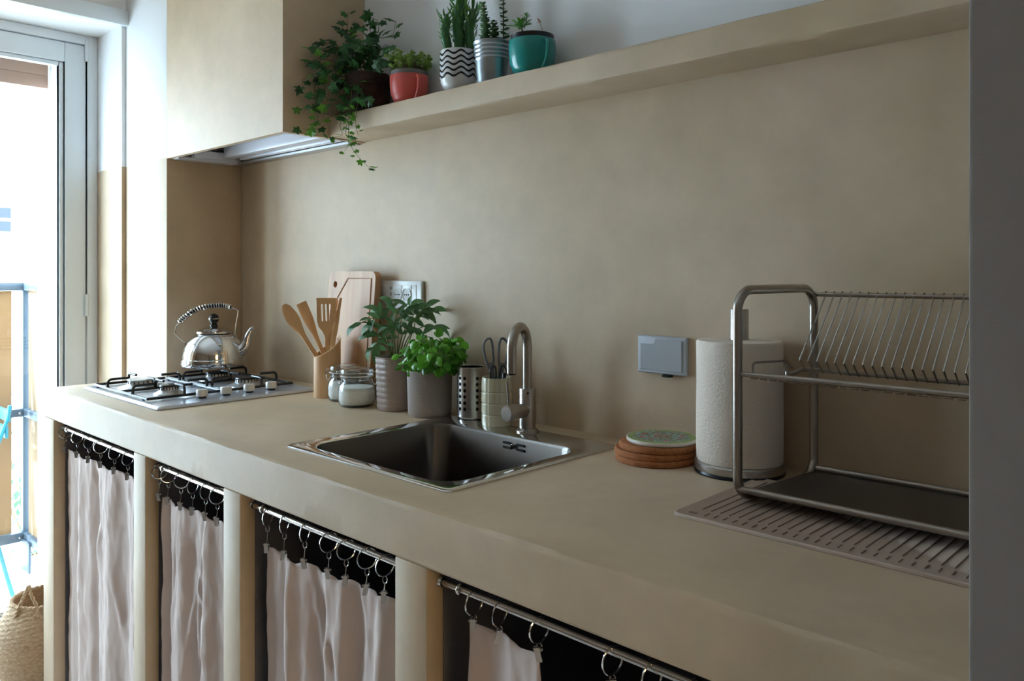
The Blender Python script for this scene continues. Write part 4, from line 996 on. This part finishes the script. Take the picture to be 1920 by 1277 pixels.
# teal mug with succulent
c = Vector((1.572,-.069,SZ)); hd = (CAM-c); hd.z = 0; hd.normalize()
tm = mug('succulent_mug', 'glossy teal mug planted with a rosette succulent', c, .0570, .086, TEAL, Matrix.Rotation(.52,3,'Z') @ hd, MUGP)
part('inner_pot', lathe(B(), [(0,.070),(.052,.070),(.053,.095),(.0535,.098),(.051,.0985),(.049,.096),(.049,.089),(0,.089)], c, 40), BLACK, tm)
part('soil', lathe(B(), [(0,.0895),(.0485,.0895),(.0485,.092),(0,.094)], c, 30), SOIL, tm)
sucL = leaf_mesh('succulent_leaf', 1, .24, lambda t: math.sin(PI*(.1+.86*t))**.6*(t+.35)/1.35 if t < 1 else 0, SUCC, .25, .35)
random.seed(14)
def rose(p, ax, n, s, parent):
    ax = ax.normalized(); e1 = ax.cross(Vector((.2,.9,.3))).normalized(); e2 = ax.cross(e1)
    for i in range(n):
        a = i*2.4; t = i/n; put('leaf', sucL, parent, p+ax*.004*t, (e1*math.cos(a)+e2*math.sin(a))*(1-.75*t)+ax*(.15+.9*t), ax, s*(1-.45*t))
bm = B(); q0 = c+RIGHT*-.022+UP*.092; q1 = c+RIGHT*-.026-FWD*.004+UP*.118; tube(bm, [q0, q0.lerp(q1,.5)+RIGHT*.002, q1], .0022, 6); part('stem', bm, STEMB, tm)
rose(q1, UP-FWD*.5-RIGHT*.1, 18, .040, tm)
q2 = c+RIGHT*-.014+UP*.143; bm = B(); tube(bm, [q1+RIGHT*.006, q1.lerp(q2,.5)+RIGHT*.005, q2], .0014, 6); part('stem', bm, STEMG, tm); rose(q2, UP-FWD*.3, 10, .019, tm)
rose(c+RIGHT*.012+UP*.095-FWD*.012, UP-FWD*.3, 12, .020, tm); rose(c+RIGHT*.031+UP*.095, UP-FWD*.4+RIGHT*.3, 14, .023, tm); rose(c+RIGHT*-.004+UP*.094-FWD*.018, UP-FWD*.5, 10, .017, tm)
bm = B(); fl = catmull([c+RIGHT*.023+UP*.096, c+RIGHT*.024+UP*.116, c+RIGHT*.019+UP*.131, c+RIGHT*.018+UP*.138], 5); tube(bm, fl, .0007, 5); part('flower_stalk', bm, DRY, tm)
bm = B()
for i in range(7):
    p = fl[-1]+rv(.005); bmesh.ops.create_icosphere(bm, subdivisions=1, radius=random.uniform(.0014,.0024), matrix=Matrix.Translation(p))
part('dried_flower', bm, DRY, tm)

# ivy in its dark woven basket
c = Vector((.925,-.083,SZ)); iv = thing('potted_ivy', c, 'trailing dark green ivy in a dark woven basket at the hood end of the shelf', 'potted plant')
bm = B(); RR = .066; R = []
for j in range(45):
    z = .0025*j; ring = []
    for i in range(72):
        a = 2*PI*i/72; r = RR*(.93+.08*z/.11)+.0016*math.sin(z/.0125*PI*2+ (PI if (i//3) % 2 else 0)); ring.append(c+Vector((r*math.cos(a), r*math.sin(a), z)))
    R.append(ring)
R.append([c+Vector((.058*math.cos(2*PI*i/72), .058*math.sin(2*PI*i/72), .110)) for i in range(72)]); R.append([c+Vector((.058*math.cos(2*PI*i/72), .058*math.sin(2*PI*i/72), .098)) for i in range(72)])
loops(bm, R); part('woven_basket', bm, WICKERD, iv, sharp=80)
part('soil', lathe(B(), [(0,.0985),(.057,.0985),(.057,.103),(0,.106)], c, 30), SOIL, iv)
ivd = ivy_mesh(IVY); ivl = ivy_mesh(IVYL)
Z6 = lambda x, y: (540+x/3.87, y/3.87)
def spot(u, v, y):
    p = aty(u, v, y)
    if p.x < .822: p = atx(u, v, .822)
    return p
random.seed(33)
STEMS = [([(470,480),(440,270),(434,180),(434,95)], -.10, .25, ivd), ([(520,480),(600,330),(650,250),(655,160),(610,128)], -.07, .2, ivd), ([(560,480),(640,300),(690,275),(760,250),(782,150)], -.06, .2, ivd), ([(540,470),(600,280),(590,200),(540,190)], -.08, .2, ivd),
 ([(430,480),(380,360),(330,320),(270,310)], -.15, .2, ivd), ([(420,480),(350,400),(260,370),(165,352)], -.18, .2, ivd), ([(420,500),(330,450),(240,430),(180,440)], -.20, .2, ivd), ([(400,500),(300,460),(220,500),(150,560),(105,585),(108,640)], -.22, .2, ivd),
 ([(400,500),(320,480),(290,560),(280,700),(245,880),(185,945),(105,932)], -.21, .5, ivd), ([(390,500),(240,560),(195,640),(195,740),(110,815)], -.23, .3, ivd), ([(400,500),(270,520),(205,720),(215,850),(200,915)], -.22, .8, ivl), ([(400,520),(310,560),(250,750),(300,785)], -.20, .3, ivd),
 ([(470,480),(440,560),(400,650),(380,660)], -.165, .3, ivd), ([(490,480),(470,600),(455,780),(440,900),(440,1000),(450,1050),(520,1150),(600,1220),(650,1212)], -.165, .7, ivl), ([(480,500),(440,700),(430,790),(320,860)], -.17, .3, ivd), ([(480,500),(450,800),(380,900),(390,980),(300,1000)], -.175, .6, ivl),
 ([(500,520),(480,780),(440,850),(420,960),(440,1045),(410,1095)], -.165, .8, ivl), ([(510,480),(520,640),(500,780),(490,880),(510,990)], -.160, .7, ivl), ([(520,480),(540,600),(530,720),(570,750)], -.155, .3, ivd), ([(450,480),(420,380),(440,250),(400,215)], -.12, .2, ivd),
 ([(540,480),(650,400),(700,330),(740,335)], -.10, .2, ivd), ([(540,480),(680,440),(720,430)], -.12, .2, ivd), ([(500,480),(560,400),(580,330)], -.13, .1, ivd)]
for pts, y, young, lm in STEMS:
    P = []
    for i, (a, b) in enumerate(pts):
        t = min(1, i/2); P.append(spot(*Z6(a, b), -.10+(y+.10)*t) if i else c+Vector((random.uniform(-.03,.03), random.uniform(-.04,.0), .104)))
    cc = catmull(P, 8); n = len(cc); bm = B(); tube(bm, cc, [.0012-.0006*i/n for i in range(n)], 5); part('stem', bm, STEMB if young < .4 else STEMG, iv)
    acc = 0; last = -1
    for i in range(4, n):
        acc += (cc[i]-cc[i-1]).length
        if acc > .019 or i == n-1:
            acc = 0; side = 1 if i % 2 else -1; low = cc[i].z < SZ+.01
            d = RIGHT*side*random.uniform(.3,1)-UP*random.uniform(-.35,.8)-FWD*random.uniform(.1,.9)
            me = ivl if random.random() < (young if low else young*.35) else ivd
            s = random.uniform(.020,.032)*(.62 if (low and young > .5) else 1)
            pet = cc[i]+d.normalized()*.008; 
            if pet.x < .80: pet.x = .80
            put('leaf', me, iv, pet, d, UP*random.uniform(.3,1)-FWD*random.uniform(.4,1.2)+rv(.3), s, random.uniform(-.4,.4))
for i in range(80):
    u, v = random.gauss(672,28), random.gauss(98,24)
    if not (585 < u < 735 and 55 < v < 170): continue
    p = spot(u, v, -.085+random.uniform(-.075,.03))
    put('leaf', ivd, iv, p, RIGHT*random.uniform(-1,1)-UP*random.uniform(-.4,.7)-FWD*random.uniform(.1,.8), UP*random.uniform(.3,1)-FWD*random.uniform(.3,1.2), random.uniform(.026,.038), random.uniform(-.5,.5))

# ------------------------------------------------------------------ basket on the floor
c = Vector((-.235,-.605,FLOOR)); bk = thing('belly_basket', c, 'round woven seagrass basket on the floor beside the counter end', 'basket')
def bprof(z): 
    t = z/.285; return .105+.055*math.sin(PI*min(1,.12+t*.78))**1.2 - .03*max(0,t-.7)
bm = B(); R = []; nz = 76
for j in range(nz+1):
    z = .285*j/nz; ring = []
    for i in range(96):
        a = 2*PI*i/96; r = bprof(z)+.0022*math.sin(j*PI/1.9+(PI if (i//3) % 2 else 0)); ring.append(c+Vector((r*math.cos(a), r*math.sin(a), z)))
    R.append(ring)
for z in (.285,.20,.02): R.append([c+Vector(((bprof(z)-.009)*math.cos(2*PI*i/96), (bprof(z)-.009)*math.sin(2*PI*i/96), z)) for i in range(96)])
loops(bm, R); part('woven_body', bm, SEAG, bk, sharp=90)
rr = bprof(.285)-.003
bm = B(); tube(bm, [c+Vector((rr*math.cos(a), rr*math.sin(a), .287+.0022*math.sin(a*40))) for a in [2*PI*i/160 for i in range(160)]], .0065, 8, closed=True); part('braided_rim', bm, SEAG, bk)
for s in (-1,1):
    hdv = (-FWD if s < 0 else FWD); b0 = c+hdv*(rr+.004)+UP*.27-RIGHT*.025*0
    for q in (-1,1):
        pts = catmull([b0+RIGHT*.040*q-UP*.01+hdv*.004, b0+RIGHT*.030*q+UP*.025, b0+RIGHT*.010*q+UP*.068, b0+UP*.095-hdv*.005], 10)
        bm = B()
        for ph_ in (0, PI): tube(bm, [p+(RIGHT*math.cos(i*.8+ph_)+FWD*math.sin(i*.8+ph_))*.0030 for i, p in enumerate(pts)], .0036, 6)
        part('rope_handle', bm, SEAG, bk)

# ------------------------------------------------------------------ balcony and beyond
struct('floor_balcony', box(B(), (-1.62,-3.2,FLOOR-.1), (-.95,.5,FLOOR-.0)), mk('balcony_tile',(228,226,222),.7), 'pale balcony floor outside the door', 'floor')
YC = -.33
rl = thing('balcony_railing', (-1.5,-1.2,FLOOR), 'blue-grey steel balcony railing with plywood panels', 'railing')
for z0, z1 in ((.291,.329),(-.316,-.278),(-.916,-.873)):
    part('rail', box(B(), (-1.52,-3.0,z0), (-1.48,YC,z1), .002), RAILB, rl)
    part('side_rail', box(B(), (-1.48,YC-.02,z0+.001), (-.96,YC+.018,z1-.001), .002), RAILB, rl)
for y in (YC-.004,-1.4,-2.6): part('post', box(B(), (-1.518,y-.017,FLOOR), (-1.482,y+.019,.291), .002), RAILB, rl)
for y1, y0 in ((-.395,-.72),):
    for z0, z1 in ((-.276,.289),(-.871,-.318)): part('panel', box(B(), (-1.512,y0,z0), (-1.500,y1,z1)), PANEL, rl)
for z0, z1 in ((-.276,.289),(-.871,-.318)): part('side_panel', box(B(), (-1.46,YC-.004,z0), (-.97,YC+.006,z1)), PANEL, rl)
part('foot_plate', box(B(), (-1.47,YC-.03,FLOOR), (-1.36,YC-.02,-.90), .002), RAILB, rl)
for z in (-.297,-.895): part('bolt', lathe(B(), [(0,0),(.007,0),(.006,.004),(0,.005)], (-1.48,YC-.035,z), 12, (1,0,0)), CHROME, rl)
# rolled-down edge of the outer shutter: slats
shu = thing('roller_shutter', (-.80,-.98,1.137), 'pinkish roller shutter edge hanging at the top of the balcony door', 'shutter')
for i in range(4): part('slat', box(B(), (-.806,-1.94,1.138+.052*i), (-.794,-.44,1.1895+.052*i), .002), SHUT, shu)
part('stop_bar', box(B(), (-.812,-.60,1.168), (-.806,-.56,1.176), .001), SHUT, shu)
# folding chair on the balcony (turquoise)
ch = thing('folding_chair', (-1.15,-.68,FLOOR), 'turquoise metal folding chair standing on the balcony', 'chair')
A0 = atx(24,1062,-1.1); A0.z = FLOOR
for dx in (0,-.34):
    o_ = Vector((dx,0,0))
    bm = B(); tube(bm, [A0+o_+UP*.008, A0+o_+Vector((0,-.10,.42)), A0+o_+Vector((0,-.16,.62))], .009, 8); part('leg', bm, CYAN, ch)
    bm = B(); tube(bm, [A0+o_+Vector((0,-.38,.008)), A0+o_+Vector((0,-.14,.45)), A0+o_+Vector((0,-.02,.78)), A0+o_+Vector((0,-.01,.84))], .009, 8); part('back_leg', bm, CYAN, ch)
for i in range(5): part('seat_slat', box(B(), A0+Vector((-.35,-.40+.066*i,.43)), A0+Vector((.01,-.345+.066*i,.445)), .003), CYAN, ch)
for i in range(2): part('back_slat', box(B(), A0+Vector((-.35,-.030+.008*i,.70+.07*i)), A0+Vector((.01,-.018+.008*i,.75+.07*i)), .003), CYAN, ch)
# opposite house
bd = thing('opposite_house', (-9.3,1.0,-6), 'white house across from the balcony with a small dark window', 'building')
part('facade', box(B(), (-9.6,-3.4,-6), (-9.1,4.2,2.1)), FACADE, bd)
for (y0, y1, z0, z1) in ((1.15,1.50,.90,1.21),(-1.2,-.7,.5,1.3),(1.7,2.0,-1.1,-.4)):
    wn = part('window_frame', box(B(), (-9.1,y0-.04,z0-.04), (-9.07,y1+.04,z1+.04)), PVC, bd)
    part('pane', box(B(), (-9.07,y0,(z0+z1)/2+.02), (-9.062,y1,z1)), WINDK, wn); part('pane', box(B(), (-9.07,y0,z0), (-9.062,y1,(z0+z1)/2-.02)), WINDK, wn)
    part('window_sill', box(B(), (-9.07,y0-.06,z0-.07), (-8.98,y1+.06,z0-.03)), FACADE, wn)
# shrubs in the garden below the balcony
lfm = leaf_mesh('shrub_leaf', 1, .3, lambda t: math.sin(PI*t)**.7 if 0 < t < 1 else 0, GREENS, .5, .2, 4, 2)
random.seed(41)
for k, (x, y, z) in enumerate(((-3.2,-.15,-1.55),(-4.4,.55,-1.2),(-3.0,-1.1,-1.7))):
    cc = Vector((x,y,z)); bu = thing('garden_shrub', cc-UP*.9, ['loose green shrub just past the balcony rail', 'pale green shrub before the white house', 'low green shrub below the plywood panels'][k], 'shrub', 'shrubs beyond the balcony')
    bm = B()
    for i in range(7): tube(bm, [cc-UP*.9+rv(.04), cc+rv(.3)], [.02,.006], 5)
    part('stem', bm, STEMB, bu)
    bm = B()
    for i in range(420):
        v = rv(1)
        if v.length > 1: continue
        p = cc+Vector((v.x*.5,v.y*.5,v.z*.75)); d = (v+rv(.6)).normalized(); e = d.cross(UP+rv(.5)).normalized(); s = random.uniform(.05,.09)
        bm.faces.new([bm.verts.new(q) for q in (p, p+d*s*.5+e*s*.25, p+d*s, p+d*s*.5-e*s*.25)])
    o = part('foliage', bm, GREENS, bu); o['kind'] = 'stuff'
struct('ground', box(B(), (-14,-8,-6.2), (-1.62,8,-6)), mk('street_pale',(200,198,190),.9), 'pale ground between the houses', 'ground')
